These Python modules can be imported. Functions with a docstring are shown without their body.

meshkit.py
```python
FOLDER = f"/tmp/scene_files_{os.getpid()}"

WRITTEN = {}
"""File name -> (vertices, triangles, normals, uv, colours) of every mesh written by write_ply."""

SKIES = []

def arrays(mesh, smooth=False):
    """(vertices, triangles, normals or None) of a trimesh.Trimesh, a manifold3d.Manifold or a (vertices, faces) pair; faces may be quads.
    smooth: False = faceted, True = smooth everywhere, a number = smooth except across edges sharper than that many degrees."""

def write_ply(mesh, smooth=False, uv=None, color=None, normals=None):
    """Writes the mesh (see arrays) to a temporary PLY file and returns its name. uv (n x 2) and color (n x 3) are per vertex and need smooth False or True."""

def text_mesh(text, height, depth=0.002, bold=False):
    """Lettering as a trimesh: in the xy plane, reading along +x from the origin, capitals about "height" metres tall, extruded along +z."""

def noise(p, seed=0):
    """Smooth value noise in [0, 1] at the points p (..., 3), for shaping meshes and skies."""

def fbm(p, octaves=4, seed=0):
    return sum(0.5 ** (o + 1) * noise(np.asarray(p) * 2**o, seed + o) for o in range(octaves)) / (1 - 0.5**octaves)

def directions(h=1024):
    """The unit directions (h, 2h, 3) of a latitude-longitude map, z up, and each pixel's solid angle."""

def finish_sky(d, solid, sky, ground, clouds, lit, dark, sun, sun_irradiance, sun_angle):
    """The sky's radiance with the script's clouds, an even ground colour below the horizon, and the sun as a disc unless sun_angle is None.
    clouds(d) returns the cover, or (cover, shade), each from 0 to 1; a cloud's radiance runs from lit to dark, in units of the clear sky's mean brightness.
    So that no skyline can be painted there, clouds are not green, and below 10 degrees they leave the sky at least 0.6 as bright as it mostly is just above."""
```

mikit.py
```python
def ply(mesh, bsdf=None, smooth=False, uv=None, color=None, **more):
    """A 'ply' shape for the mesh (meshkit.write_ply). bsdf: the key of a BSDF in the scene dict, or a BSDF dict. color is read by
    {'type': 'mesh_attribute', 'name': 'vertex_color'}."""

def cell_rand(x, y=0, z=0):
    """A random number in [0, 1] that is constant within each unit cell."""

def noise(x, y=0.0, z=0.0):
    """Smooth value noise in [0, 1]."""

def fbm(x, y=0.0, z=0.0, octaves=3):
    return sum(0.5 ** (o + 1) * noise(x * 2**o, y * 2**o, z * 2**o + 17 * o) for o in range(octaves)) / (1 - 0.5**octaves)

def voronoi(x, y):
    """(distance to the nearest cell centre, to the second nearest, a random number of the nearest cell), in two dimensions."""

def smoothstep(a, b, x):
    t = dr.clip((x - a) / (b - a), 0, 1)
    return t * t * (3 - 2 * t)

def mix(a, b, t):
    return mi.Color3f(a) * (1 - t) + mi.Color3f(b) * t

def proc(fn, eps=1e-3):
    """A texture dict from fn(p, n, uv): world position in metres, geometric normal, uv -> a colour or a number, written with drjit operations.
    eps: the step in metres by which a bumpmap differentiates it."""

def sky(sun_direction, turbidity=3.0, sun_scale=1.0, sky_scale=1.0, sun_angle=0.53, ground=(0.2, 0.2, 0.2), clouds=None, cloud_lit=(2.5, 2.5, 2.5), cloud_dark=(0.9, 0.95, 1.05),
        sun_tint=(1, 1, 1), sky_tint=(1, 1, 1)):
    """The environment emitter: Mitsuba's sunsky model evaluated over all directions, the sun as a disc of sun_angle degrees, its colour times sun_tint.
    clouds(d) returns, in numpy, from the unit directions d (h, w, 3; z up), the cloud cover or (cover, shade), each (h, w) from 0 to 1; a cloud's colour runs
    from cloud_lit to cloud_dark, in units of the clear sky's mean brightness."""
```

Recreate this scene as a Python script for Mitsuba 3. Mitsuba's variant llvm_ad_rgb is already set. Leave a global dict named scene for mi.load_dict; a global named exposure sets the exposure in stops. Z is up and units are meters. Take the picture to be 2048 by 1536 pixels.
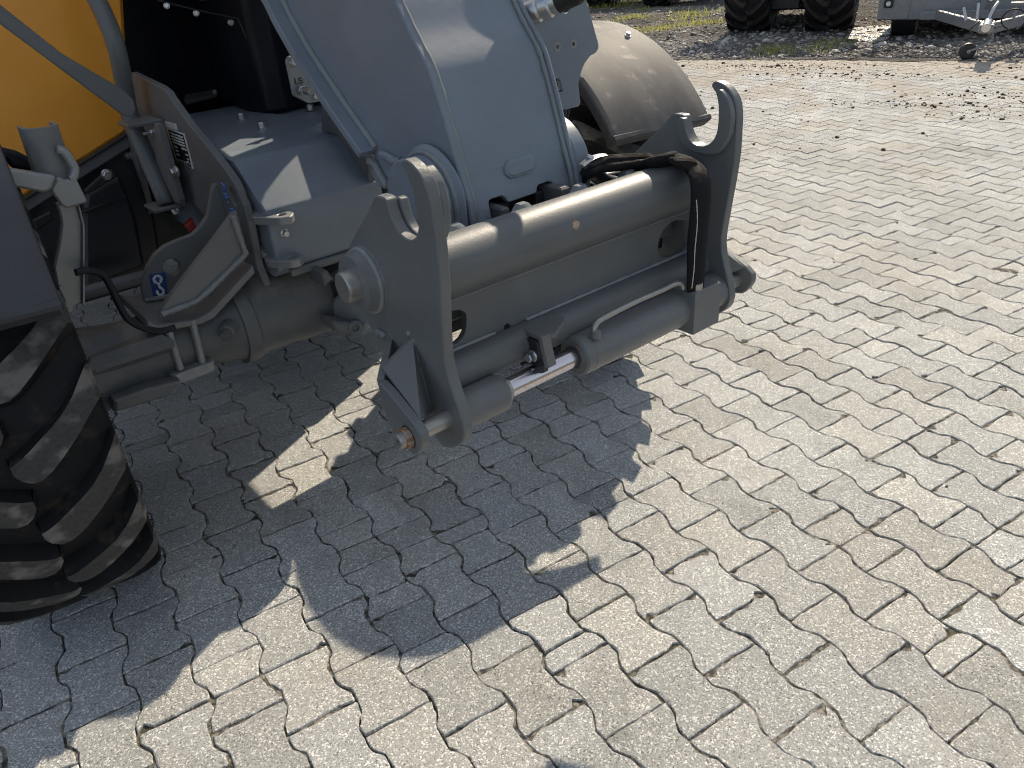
import math, random
import numpy as np, trimesh, mitsuba as mi, drjit as dr
import shapely.geometry as sg, shapely.affinity as sa, shapely
from trimesh.creation import triangulate_polygon
import mikit, meshkit
from mikit import proc, noise, fbm, voronoi, cell_rand, smoothstep, mix

T = mi.ScalarTransform4f
scene = {'type': 'scene'}
labels = {}
rng = np.random.default_rng(11)
random.seed(5)

# ---------------------------------------------------------------- camera, sky, exposure
# world axes: x along the front axle of the loader (away to the right), y towards its rear, z up, metres
H = 1.4656
FWD = np.array([0.52879601, 0.68914037, -0.49543953]); UP = np.array([0.3648241, 0.34249985, 0.86579283])
scene['camera'] = {'type': 'perspective', 'fov': math.degrees(2*math.atan(1024/1540)), 'fov_axis': 'x', 'near_clip': 0.05, 'far_clip': 400.0,
    'to_world': T().look_at(origin=[0, 0, H], target=[float(FWD[0]), float(FWD[1]), H+float(FWD[2])], up=UP.tolist()),
    'film': {'type': 'hdrfilm', 'width': 1024, 'height': 768}}
SUN_AZ, SUN_EL = math.radians(26.3), math.radians(38.2)    # azimuth from +x towards +y
SUN = (math.cos(SUN_AZ)*math.cos(SUN_EL), math.sin(SUN_AZ)*math.cos(SUN_EL), math.sin(SUN_EL))
def cloud_cover(d):      # thin bright broken cloud
    q = d/np.maximum(d[..., 2:], 0.12)
    c = meshkit.fbm(np.stack([q[..., 0]*0.9, q[..., 1]*0.9, 0*q[..., 0]+2.0], -1), 5, 4)
    return np.clip((c-0.30)*2.2, 0, 0.7), np.clip((c-0.55)*1.5, 0, 0.4)
scene['sky'] = mikit.sky(SUN, turbidity=3.0, sun_tint=(0.94, 1.0, 1.10), clouds=cloud_cover, cloud_lit=(1.6, 1.62, 1.62), cloud_dark=(1.1, 1.1, 1.1))
exposure = 2.2

# ---------------------------------------------------------------- helpers: meshes
def M(v, f): return trimesh.Trimesh(np.asarray(v, float), np.asarray(f, int), process=False)
def cat(*ms):
    out = []
    for m in ms: out += list(m) if isinstance(m, (list, tuple)) else [m]
    return trimesh.util.concatenate(out)

def rounded(pts, r=0.004, seg=3):
    p = sg.Polygon(pts).buffer(0)
    q = p.buffer(-r, quad_segs=seg).buffer(2*r, quad_segs=seg).buffer(-r, quad_segs=seg)
    return q if q.geom_type == 'Polygon' and not q.is_empty else p

def _ring(c):
    c = np.asarray(c.coords)[:-1]
    keep = np.linalg.norm(c - np.roll(c, 1, 0), axis=1) > 2e-4
    return c[keep]
def _offset(c, d):
    e = np.roll(c, -1, 0) - c; e /= np.linalg.norm(e, axis=1, keepdims=True)
    n = np.c_[e[:, 1], -e[:, 0]]
    b = n + np.roll(n, 1, 0); l = np.maximum((b*n).sum(1, keepdims=True), 0.35)
    return c - b/l*d

def prism(poly, a, b, axis='X', bev=0.002, holes=(), r=0.0):
    """Plate: polygon in the plane across AXIS (X: y,z; Y: x,z; Z: x,y), from a to b along it, edges chamfered by bev."""
    p = poly if isinstance(poly, sg.Polygon) else (rounded(poly, r) if r else sg.Polygon(poly).buffer(0))
    if p.geom_type != 'Polygon': p = max(p.geoms, key=lambda g: g.area)
    for h in holes: p = p.difference(h if isinstance(h, sg.Polygon) else sg.Polygon(h))
    if p.geom_type != 'Polygon': p = max(p.geoms, key=lambda g: g.area)
    p = sg.polygon.orient(p)
    rings = [_ring(p.exterior)] + [_ring(i) for i in p.interiors]
    if a > b: a, b = b, a
    bev = min(bev, (b-a)*0.45)
    V, F, base = [], [], 0
    ins = [_offset(c, bev) if bev else c for c in rings]
    lay = [(ins, a), (rings, a+bev), (rings, b-bev), (ins, b)] if bev else [(rings, a), (rings, b)]
    n = sum(len(c) for c in rings)
    for cs, w in lay:
        for c in cs: V.append(np.c_[c, np.full(len(c), w)])
    st = np.cumsum([0]+[len(c) for c in rings])
    for L in range(len(lay)-1):
        for k, c in enumerate(rings):
            i = np.arange(len(c)); j = (i+1) % len(c)
            A, B_ = L*n+st[k]+i, L*n+st[k]+j
            F += [np.c_[A, B_, B_+n], np.c_[A, B_+n, A+n]]
    try:
        import mapbox_earcut as me
        allv = np.vstack(rings); ends = np.cumsum([len(c) for c in rings]).astype(np.uint32)
        t = me.triangulate_float64(allv, ends).reshape(-1, 3).astype(int)
    except Exception:
        tv, t = triangulate_polygon(p, engine='earcut'); allv = np.vstack(rings)
        t = np.array([[int(np.argmin(((allv - tv[q])**2).sum(1))) for q in tri] for tri in t])
    ar = np.cross(allv[t[:, 1]]-allv[t[:, 0]], allv[t[:, 2]]-allv[t[:, 0]])
    t = np.where((ar < 0)[:, None], t[:, ::-1], t)
    F += [t[:, ::-1], t + (len(lay)-1)*n]
    V = np.vstack(V); F = np.vstack(F)
    if axis == 'X': V = V[:, [2, 0, 1]]
    if axis == 'Y': V = V[:, [0, 2, 1]]; F = F[:, ::-1]
    return M(V, F)

def frame_prism(poly, p0, u, v, th, bev=0.002, holes=(), r=0.0, n_off=0.0):
    """Plate lying in the plane p0 + s u + t v, thickness th along u x v."""
    u = np.asarray(u, float); v = np.asarray(v, float); u /= np.linalg.norm(u); n = np.cross(u, v); n /= np.linalg.norm(n); v = np.cross(n, u)
    m = prism(poly, n_off, n_off+th, 'Z', bev, holes, r)
    m.vertices = np.asarray(p0) + m.vertices @ np.stack([u, v, n])
    return m

def box(x0, x1, y0, y1, z0, z1, bev=0.003):
    return prism([(x0, y0), (x1, y0), (x1, y1), (x0, y1)], z0, z1, 'Z', bev)

def axes_of(d):
    d = np.asarray(d, float); d /= np.linalg.norm(d)
    a = np.cross(d, [0, 0, 1.0] if abs(d[2]) < 0.9 else [1.0, 0, 0]); a /= np.linalg.norm(a)
    return d, a, np.cross(d, a)

def lathe(prof, p, d, n=32, phase=0.0):
    """Revolve prof [(dist along d, radius)] about the axis through p along d."""
    d, a, b = axes_of(d); t = np.arange(n)*2*np.pi/n + phase
    V = [np.asarray(p) + d*s + r*(np.cos(t)[:, None]*a + np.sin(t)[:, None]*b) for s, r in prof]
    F, i = [], np.arange(n); j = (i+1) % n
    for k in range(len(prof)-1):
        F += [np.c_[k*n+i, k*n+j, k*n+n+j], np.c_[k*n+i, k*n+n+j, k*n+n+i]]
    V = np.vstack(V); c0, c1 = len(V), len(V)+1
    V = np.vstack([V, np.asarray(p)+d*prof[0][0], np.asarray(p)+d*prof[-1][0]])
    F += [np.c_[j, i, np.full(n, c0)], np.c_[(len(prof)-1)*n+i, (len(prof)-1)*n+j, np.full(n, c1)]]
    return M(V, np.vstack(F))

def cyl(p, q, r, n=28, bev=0.0015):
    p, q = np.asarray(p, float), np.asarray(q, float); L = np.linalg.norm(q-p)
    return lathe([(0, r-bev), (bev, r), (L-bev, r), (L, r-bev)], p, q-p, n)

def smooth_path(pts, n=6):
    p = np.asarray(pts, float)
    e = np.vstack([2*p[0]-p[1], p, 2*p[-1]-p[-2]]); out = []
    for i in range(1, len(e)-2):
        for t in np.linspace(0, 1, n, endpoint=False):
            a, b, c, d = e[i-1:i+3]
            out.append(0.5*((2*b)+(-a+c)*t+(2*a-5*b+4*c-d)*t*t+(-a+3*b-3*c+d)*t**3))
    return np.array(out+[p[-1]])

def tube(pts, r, n=12, smooth=6, flat=1.0, updir=None):
    p = smooth_path(pts, smooth) if smooth else np.asarray(pts, float)
    t = np.gradient(p, axis=0); t /= np.linalg.norm(t, axis=1, keepdims=True)
    a = np.cross(t[0], updir if updir is not None else ([0, 0, 1.0] if abs(t[0, 2]) < 0.8 else [1.0, 0, 0]))
    V, th = [], np.arange(n)*2*np.pi/n
    rr = np.broadcast_to(r, (len(p),)) if np.ndim(r) else np.full(len(p), r)
    for k in range(len(p)):
        a = a - t[k]*(a@t[k]); a /= np.linalg.norm(a); b = np.cross(t[k], a)
        V.append(p[k] + rr[k]*(np.cos(th)[:, None]*a + flat*np.sin(th)[:, None]*b))
    i = np.arange(n); j = (i+1) % n; F = []
    for k in range(len(p)-1):
        F += [np.c_[k*n+i, k*n+j, k*n+n+j], np.c_[k*n+i, k*n+n+j, k*n+n+i]]
    F += [np.c_[j, i, np.full(n, len(p)*n)], np.c_[(len(p)-1)*n+i, (len(p)-1)*n+j, np.full(n, len(p)*n+1)]]
    return M(np.vstack(V+[p[:1], p[-1:]]), np.vstack(F))

def bead(pts, r=0.005, n=8, amp=0.25, step=0.006):
    """A weld bead: a lumpy tube along a polyline."""
    p = np.asarray(pts, float); seg = np.linalg.norm(np.diff(p, axis=0), axis=1); s = np.r_[0, np.cumsum(seg)]
    k = max(4, int(s[-1]/step)); q = np.linspace(0, s[-1], k)
    c = np.c_[[np.interp(q, s, p[:, i]) for i in range(3)]].T
    rr = r*(1+amp*(np.sin(np.arange(k)*1.9)*0.35+rng.uniform(-1, 1, k)*0.6))
    return tube(c, rr, n, 0)

def bolt(p, d, s=0.017, h=0.010, washer=True, stud=0.0):
    """Hex flange bolt: head of width s across flats standing on p along d."""
    m = []
    z = 0.0
    if washer: m.append(lathe([(-0.002, s*0.74), (0.0015, s*0.74), (0.003, s*0.62)], p, d, 20)); z = 0.003
    m.append(lathe([(z-0.001, s*0.577), (z+h*0.8, s*0.577), (z+h, s*0.48)], p, d, 6))
    if stud: m.append(lathe([(z, s*0.28), (z+h+stud-0.001, s*0.28), (z+h+stud, s*0.24)], p, d, 12))
    return cat(m)

# ---------------------------------------------------------------- helpers: scene entries
def numbered(key):
    if key not in scene and key not in labels and not any(k.startswith(key+'__') for k in scene): return key
    i = 1
    while True:
        k = '%s_%03d' % (key, i)
        if k not in scene and k not in labels and not any(q.startswith(k+'__') for q in scene): return k
        i += 1
_things = set()
def thing(name, label, cat_, group=None):
    k = numbered(name); labels[k] = {'label': label, 'category': cat_}
    if group: labels[k]['group'] = group
    return k
def obj(name, mesh, mat, parent=None, smooth=32, label=None, uv=None, kind=None):
    key = numbered((parent+'__' if parent else '')+name)
    scene[key] = mikit.ply(mesh, mat, smooth=smooth, uv=uv)
    if label or kind:
        labels[key] = {}
        if label: labels[key]['label'] = label
        if kind: labels[key]['kind'] = kind
    return key
def struct(name, mesh, mat, label, smooth=False):
    scene[name] = mikit.ply(mesh, mat, smooth=smooth)
    labels[name] = {'label': label, 'kind': 'structure'}
    return name

# ---------------------------------------------------------------- materials
def rgb(*c): return {'type': 'rgb', 'value': list(c if len(c) == 3 else (c[0],)*3)}
def mat(key, base, rough=0.5, metallic=0.0, spec=0.5, bump=None, scale=0.0, eps=1e-3, **more):
    b = {'type': 'principled', 'base_color': base if isinstance(base, dict) else rgb(*base), 'roughness': rough, 'metallic': metallic, 'specular': spec, **more}
    if bump is not None: b = {'type': 'bumpmap', 'arbitrary': proc(bump, eps), 'scale': scale, 'bsdf': b}
    scene[key] = {'type': 'twosided', 'bsdf': b}
    return key

def paint_fn(base, dust=0.0):
    def fn(p, n, uv):
        g = fbm(p.x*9, p.y*9, p.z*9, 3); s = noise(p.x*260, p.y*260, p.z*260)
        c = mix(base, tuple(v*1.18 for v in base), smoothstep(0.35, 0.7, g)*0.6 + 0.15*s)
        up = smoothstep(0.3, 0.95, n.z)
        d = smoothstep(0.42, 0.75, fbm(p.x*14+3, p.y*14, p.z*14, 4))*(0.12+0.5*up)*dust
        return mix(c, (0.30, 0.26, 0.21), d)
    return fn
def orange_peel(p, n, uv): return noise(p.x*210, p.y*210, p.z*210)*0.6+noise(p.x*70, p.y*70, p.z*70)
GREY = (0.124, 0.130, 0.132)
mat('grey_paint', proc(paint_fn(GREY, 0.10)), 0.42, spec=0.5, bump=orange_peel, scale=0.00035)
mat('boom_paint', proc(paint_fn((0.160, 0.188, 0.222), 0.12)), 0.42, spec=0.5, bump=orange_peel, scale=0.00012)
def gm(p, n, uv): return noise(p.x*330, p.y*330, p.z*330)
mat('tube_paint', proc(paint_fn((0.110, 0.116, 0.119), 0.08)), 0.48, metallic=0.1, spec=0.5, bump=gm, scale=0.00014)
mat('weld_paint', proc(paint_fn((0.17, 0.185, 0.19), 0.2)), 0.33, spec=0.6)
mat('axle_paint', proc(paint_fn((0.085, 0.09, 0.092), 0.5)), 0.5, bump=lambda p, n, uv: fbm(p.x*60, p.y*60, p.z*60, 3), scale=0.0012)
mat('zinc_paint', proc(paint_fn((0.24, 0.25, 0.25), 0.2)), 0.4, metallic=0.35)
mat('zinc', (0.55, 0.55, 0.55), 0.32, metallic=0.9)
mat('galvanised', proc(lambda p, n, uv: mix((0.19, 0.20, 0.21), (0.28, 0.285, 0.29), fbm(p.x*40, p.y*40, p.z*40, 3))), 0.5, metallic=0.4)
mat('pin_steel', proc(lambda p, n, uv: mix((0.30, 0.29, 0.27), (0.42, 0.41, 0.39), fbm(p.x*50, p.y*50, p.z*50, 3))), 0.38, metallic=0.7)
scene['chrome'] = {'type': 'twosided', 'bsdf': {'type': 'roughconductor', 'material': 'Cr', 'alpha': 0.07, 'specular_reflectance': rgb(0.95)}}
mat('rust', proc(lambda p, n, uv: mix((0.24, 0.10, 0.04), (0.30, 0.24, 0.19), smoothstep(0.4, 0.6, fbm(p.x*170, p.y*170, p.z*170, 3)))), 0.7)
mat('bare_spot', proc(lambda p, n, uv: mix((0.36, 0.22, 0.12), (0.44, 0.36, 0.28), smoothstep(0.45, 0.6, fbm(p.x*240, p.y*240, p.z*240, 3)))), 0.55, metallic=0.2)
mat('black_plastic', proc(paint_fn((0.018, 0.019, 0.023), 0.12)), 0.42, spec=0.5, bump=lambda p, n, uv: noise(p.x*300, p.y*300, p.z*300), scale=0.0003)
mat('black_gloss', (0.008, 0.010, 0.016), 0.42, spec=0.3)
mat('black_rubber', (0.016, 0.016, 0.017), 0.5)
mat('dark_void', (0.012, 0.012, 0.013), 0.8)
def fender_fn(p, n, uv):
    up = smoothstep(0.1, 0.85, n.z)
    a = fbm(p.x*16, p.y*7, p.z*7, 4); b = smoothstep(0.56, 0.74, fbm(p.x*42+9, p.y*26, p.z*26, 3)); c = noise(p.x*300, p.y*300, p.z*300)
    base = mix((0.050, 0.050, 0.053), (0.070, 0.069, 0.070), c)
    return mix(base, (0.24, 0.225, 0.205), up*(0.20+0.32*smoothstep(0.3, 0.7, a)+0.8*b*smoothstep(0.4, 0.65, a)))
mat('clean_fender', proc(paint_fn((0.034, 0.036, 0.042), 0.05)), 0.42, spec=0.5, bump=lambda p, n, uv: noise(p.x*400, p.y*400, p.z*400), scale=0.0002)
mat('fender_plastic', proc(fender_fn), 0.66, spec=0.25, bump=lambda p, n, uv: noise(p.x*420, p.y*420, p.z*420), scale=0.0003)
def rubber_fn(p, n, uv):
    d = smoothstep(0.48, 0.72, fbm(p.x*24, p.y*24, p.z*24, 4)); s = noise(p.x*170, p.y*170, p.z*170)
    rub = smoothstep(0.3, 0.62, uv.x)      # worn crown of a lug
    c = mix((0.011, 0.011, 0.012), (0.062, 0.059, 0.056), rub*(0.55+0.5*s))
    c = mix(c, (0.26, 0.24, 0.22), rub*d*0.5)
    return mix(c, (0.06, 0.045, 0.03), (1-rub)*smoothstep(0.55, 0.75, fbm(p.x*30+7, p.y*30, p.z*30, 3))*0.5)
mat('tyre_rubber', proc(rubber_fn), 0.7, spec=0.3, bump=lambda p, n, uv: fbm(p.x*90, p.y*90, p.z*90, 3), scale=0.0012)
mat('far_rubber', proc(lambda p, n, uv: mix((0.014, 0.013, 0.014), (0.05, 0.04, 0.036), smoothstep(0.3, 0.62, uv.x)*(0.5+fbm(p.x*8, p.y*8, p.z*8, 3)))), 0.6)
mat('yellow_paint', proc(lambda p, n, uv: mix((0.90, 0.36, 0.035), (0.95, 0.385, 0.038), fbm(p.x*3, p.y*3, p.z*3, 2))), 0.28, spec=0.5, clearcoat=0.4)
def fabric_fn(p, n, uv):
    s = noise(p.x*520, p.y*520, p.z*520); d = smoothstep(0.45, 0.7, fbm(p.x*60, p.y*60, p.z*60, 3))*smoothstep(0.2, 0.9, n.z)
    return mix(mix((0.008, 0.008, 0.009), (0.022, 0.021, 0.022), s), (0.11, 0.095, 0.08), d*0.7)
mat('fabric', proc(fabric_fn), 0.9, spec=0.2, bump=lambda p, n, uv: noise(p.x*600, p.y*600, p.z*600), scale=0.0008)
mat('white_thread', (0.5, 0.5, 0.5), 0.8)
mat('sticker_white', (0.62, 0.63, 0.62), 0.4)
mat('sticker_black', (0.012, 0.012, 0.013), 0.35)
mat('sticker_blue', (0.012, 0.05, 0.19), 0.35)
mat('plate_tin', (0.55, 0.55, 0.52), 0.4)
mat('pen_blue', (0.10, 0.24, 0.62), 0.6)
mat('red_plastic', (0.35, 0.02, 0.015), 0.4)
mat('weld_bare', proc(lambda p, n, uv: mix((0.25, 0.25, 0.25), (0.48, 0.47, 0.45), noise(p.x*300, p.y*300, p.z*300))), 0.3, metallic=0.5, bump=lambda p, n, uv: noise(p.x*260, p.y*260, p.z*260), scale=0.003)
mat('edge_steel', proc(lambda p, n, uv: mix((0.13, 0.14, 0.148), (0.23, 0.235, 0.235), smoothstep(0.45, 0.7, fbm(p.x*70, p.y*70, p.z*160, 3)))), 0.36, metallic=0.3)

# ---------------------------------------------------------------- ground, paving
PO = np.array([-0.0055, 1.5467]); PU = np.array([0.99030, -0.13898]); PV = np.array([-0.13898, -0.99030])   # paving courses
PW, PL = 0.14078, 0.2
EDGE = 10.42                               # the paving ends where 0.94 x + 0.343 y passes this
E1 = np.array([0.343, -0.94]); E2 = np.array([0.94, 0.343])

def paver_fn(p, n, uv):
    g1 = voronoi(p.x*290, p.y*290)[2]; g2 = noise(p.x*520, p.y*520, p.z*300); g3 = fbm(p.x*7, p.y*7, 0.0, 4)
    c = mix((0.185, 0.191, 0.187), (0.52, 0.530, 0.520), g1*0.5+g2*0.5)
    c = mix(c, (0.74, 0.735, 0.72), smoothstep(0.82, 0.94, g1)*0.85)
    c = mix(c, (0.085, 0.08, 0.072), smoothstep(0.74, 0.9, noise(p.x*340+5, p.y*340, 2.0))*0.7)
    c = c*(0.84+0.24*uv.x)*(0.88+0.24*fbm(p.x*1.7+4, p.y*1.7, 1.0, 4))
    c = mix(c, c*mi.Color3f(1.02, 0.99, 0.94), smoothstep(0.3, 1.0, uv.y)*0.7)
    c = mix(c, c*0.72, smoothstep(0.58, 0.8, g3)*0.5)
    b = p.x*0.94+p.y*0.343
    far = smoothstep(4.5, 10.4, b)
    d = smoothstep(0.62-0.14*far, 0.78-0.14*far, fbm(p.x*2.3, p.y*2.3, 5.0, 5))*(0.2+0.4*far)
    c = mix(c, (0.31, 0.265, 0.205), d)
    return mix(c, (0.36, 0.315, 0.255), smoothstep(9.3, 10.4, b+0.5*noise(p.x*3, p.y*3))*0.75)
def paver_bump(p, n, uv): return voronoi(p.x*290, p.y*290)[0]*0.6+noise(p.x*520, p.y*520, p.z*300)*0.5
mat('paver_concrete', proc(paver_fn), 0.8, spec=0.25, bump=paver_bump, scale=0.0012, eps=6e-4)
def soil_fn(p, n, uv):
    s = fbm(p.x*110, p.y*110, 0.0, 3); g = fbm(p.x*5, p.y*5, 0.0, 3); b = p.x*0.94+p.y*0.343
    c = mix((0.06, 0.055, 0.047), (0.27, 0.25, 0.215), smoothstep(0.3, 0.75, s))
    c = mix(c, (0.055, 0.06, 0.026), smoothstep(0.58, 0.72, g)*0.5)
    return mix(c, (0.26, 0.22, 0.17), smoothstep(5.0, 10.0, b)*0.7)
mat('joint_soil', proc(soil_fn), 0.95, spec=0.1, bump=lambda p, n, uv: fbm(p.x*120, p.y*120, 0.0, 3), scale=0.006)

def half_width(v):
    v = np.minimum(v, PL-v)
    return np.interp(v, [0.026, 0.042, 0.058, 0.074], [0.0817, 0.0765, 0.0643, 0.0591])

def paver_mesh(c, v0, v1, ang, dz, tilt, g, side, r, fine):
    """One bone-shaped stone of column c from v0 to v1 along it (v0, v1 within one 0.2 m block that starts at vb)."""
    vb = side
    vs = np.unique(np.clip(np.r_[v0+g, np.array([0.004, 0.026, 0.036, 0.048, 0.060, 0.072, 0.1, 0.128, 0.140, 0.152, 0.164, 0.174, 0.196] if fine else [0.026, 0.05, 0.074, 0.126, 0.15, 0.174])+vb, v1-g], v0+g, v1-g))
    hw = half_width(vs-vb)-g
    if fine:
        hw[[0, -1]] -= 0.0035
        ends = np.linspace(-0.6, 0.6, 4)
    else: ends = np.array([])
    rn = lambda k: r.normal(0, 0.0014, k)
    R_ = np.c_[hw+rn(len(vs)), vs]; Lf = np.c_[-hw+rn(len(vs)), vs][::-1]
    top = np.c_[-ends*hw[-1]*1.0, np.full(len(ends), v1-g)+rn(len(ends))] if fine else np.zeros((0, 2))
    bot = np.c_[ends*hw[0], np.full(len(ends), v0+g)+rn(len(ends))] if fine else np.zeros((0, 2))
    P = np.vstack([R_, top, Lf, bot])
    ctr = np.array([0, (v0+v1)/2])
    if fine:                                # a few broken corners and frayed edges
        for q in (0, len(vs)-1, len(vs)+len(top), 2*len(vs)+len(top)-1):
            if r.random() < 0.13: P[q] += (ctr-P[q])*r.uniform(0.05, 0.24)
        if r.random() < 0.16: P += (ctr-P)*(np.clip(r.normal(0.015, 0.03, (len(P), 1)), 0, 0.11))
    n = len(P)
    ins = P + (ctr-P)/np.linalg.norm(ctr-P, axis=1, keepdims=True)*(np.abs(r.normal(0.0024, 0.0010, (n, 1))) if fine else 0.003)
    ca, sa_ = math.cos(ang), math.sin(ang)
    def place(Q, z):
        q = Q-ctr; q = np.c_[q[:, 0]*ca-q[:, 1]*sa_, q[:, 0]*sa_+q[:, 1]*ca]; zz = z+dz+q@tilt
        q = q+ctr; u = c*PW+0.0825+q[:, 0]
        xy = PO+u[:, None]*PU+q[:, 1:2]*PV
        return np.c_[xy, zz]
    V = [place(ctr[None], 0.0005), place(ins, 0.0)]
    V += [place(P, -0.0024), place(P, -0.016)] if fine else [place(P, -0.007)]
    i = np.arange(n); j = (i+1) % n
    F = [np.c_[np.zeros(n, int), 1+j, 1+i]]
    for k in range(len(V)-2):
        a = 1+k*n; F += [np.c_[a+i, a+j, a+n+j], np.c_[a+i, a+n+j, a+n+i]]
    return np.vstack(V), np.vstack(F)

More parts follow.
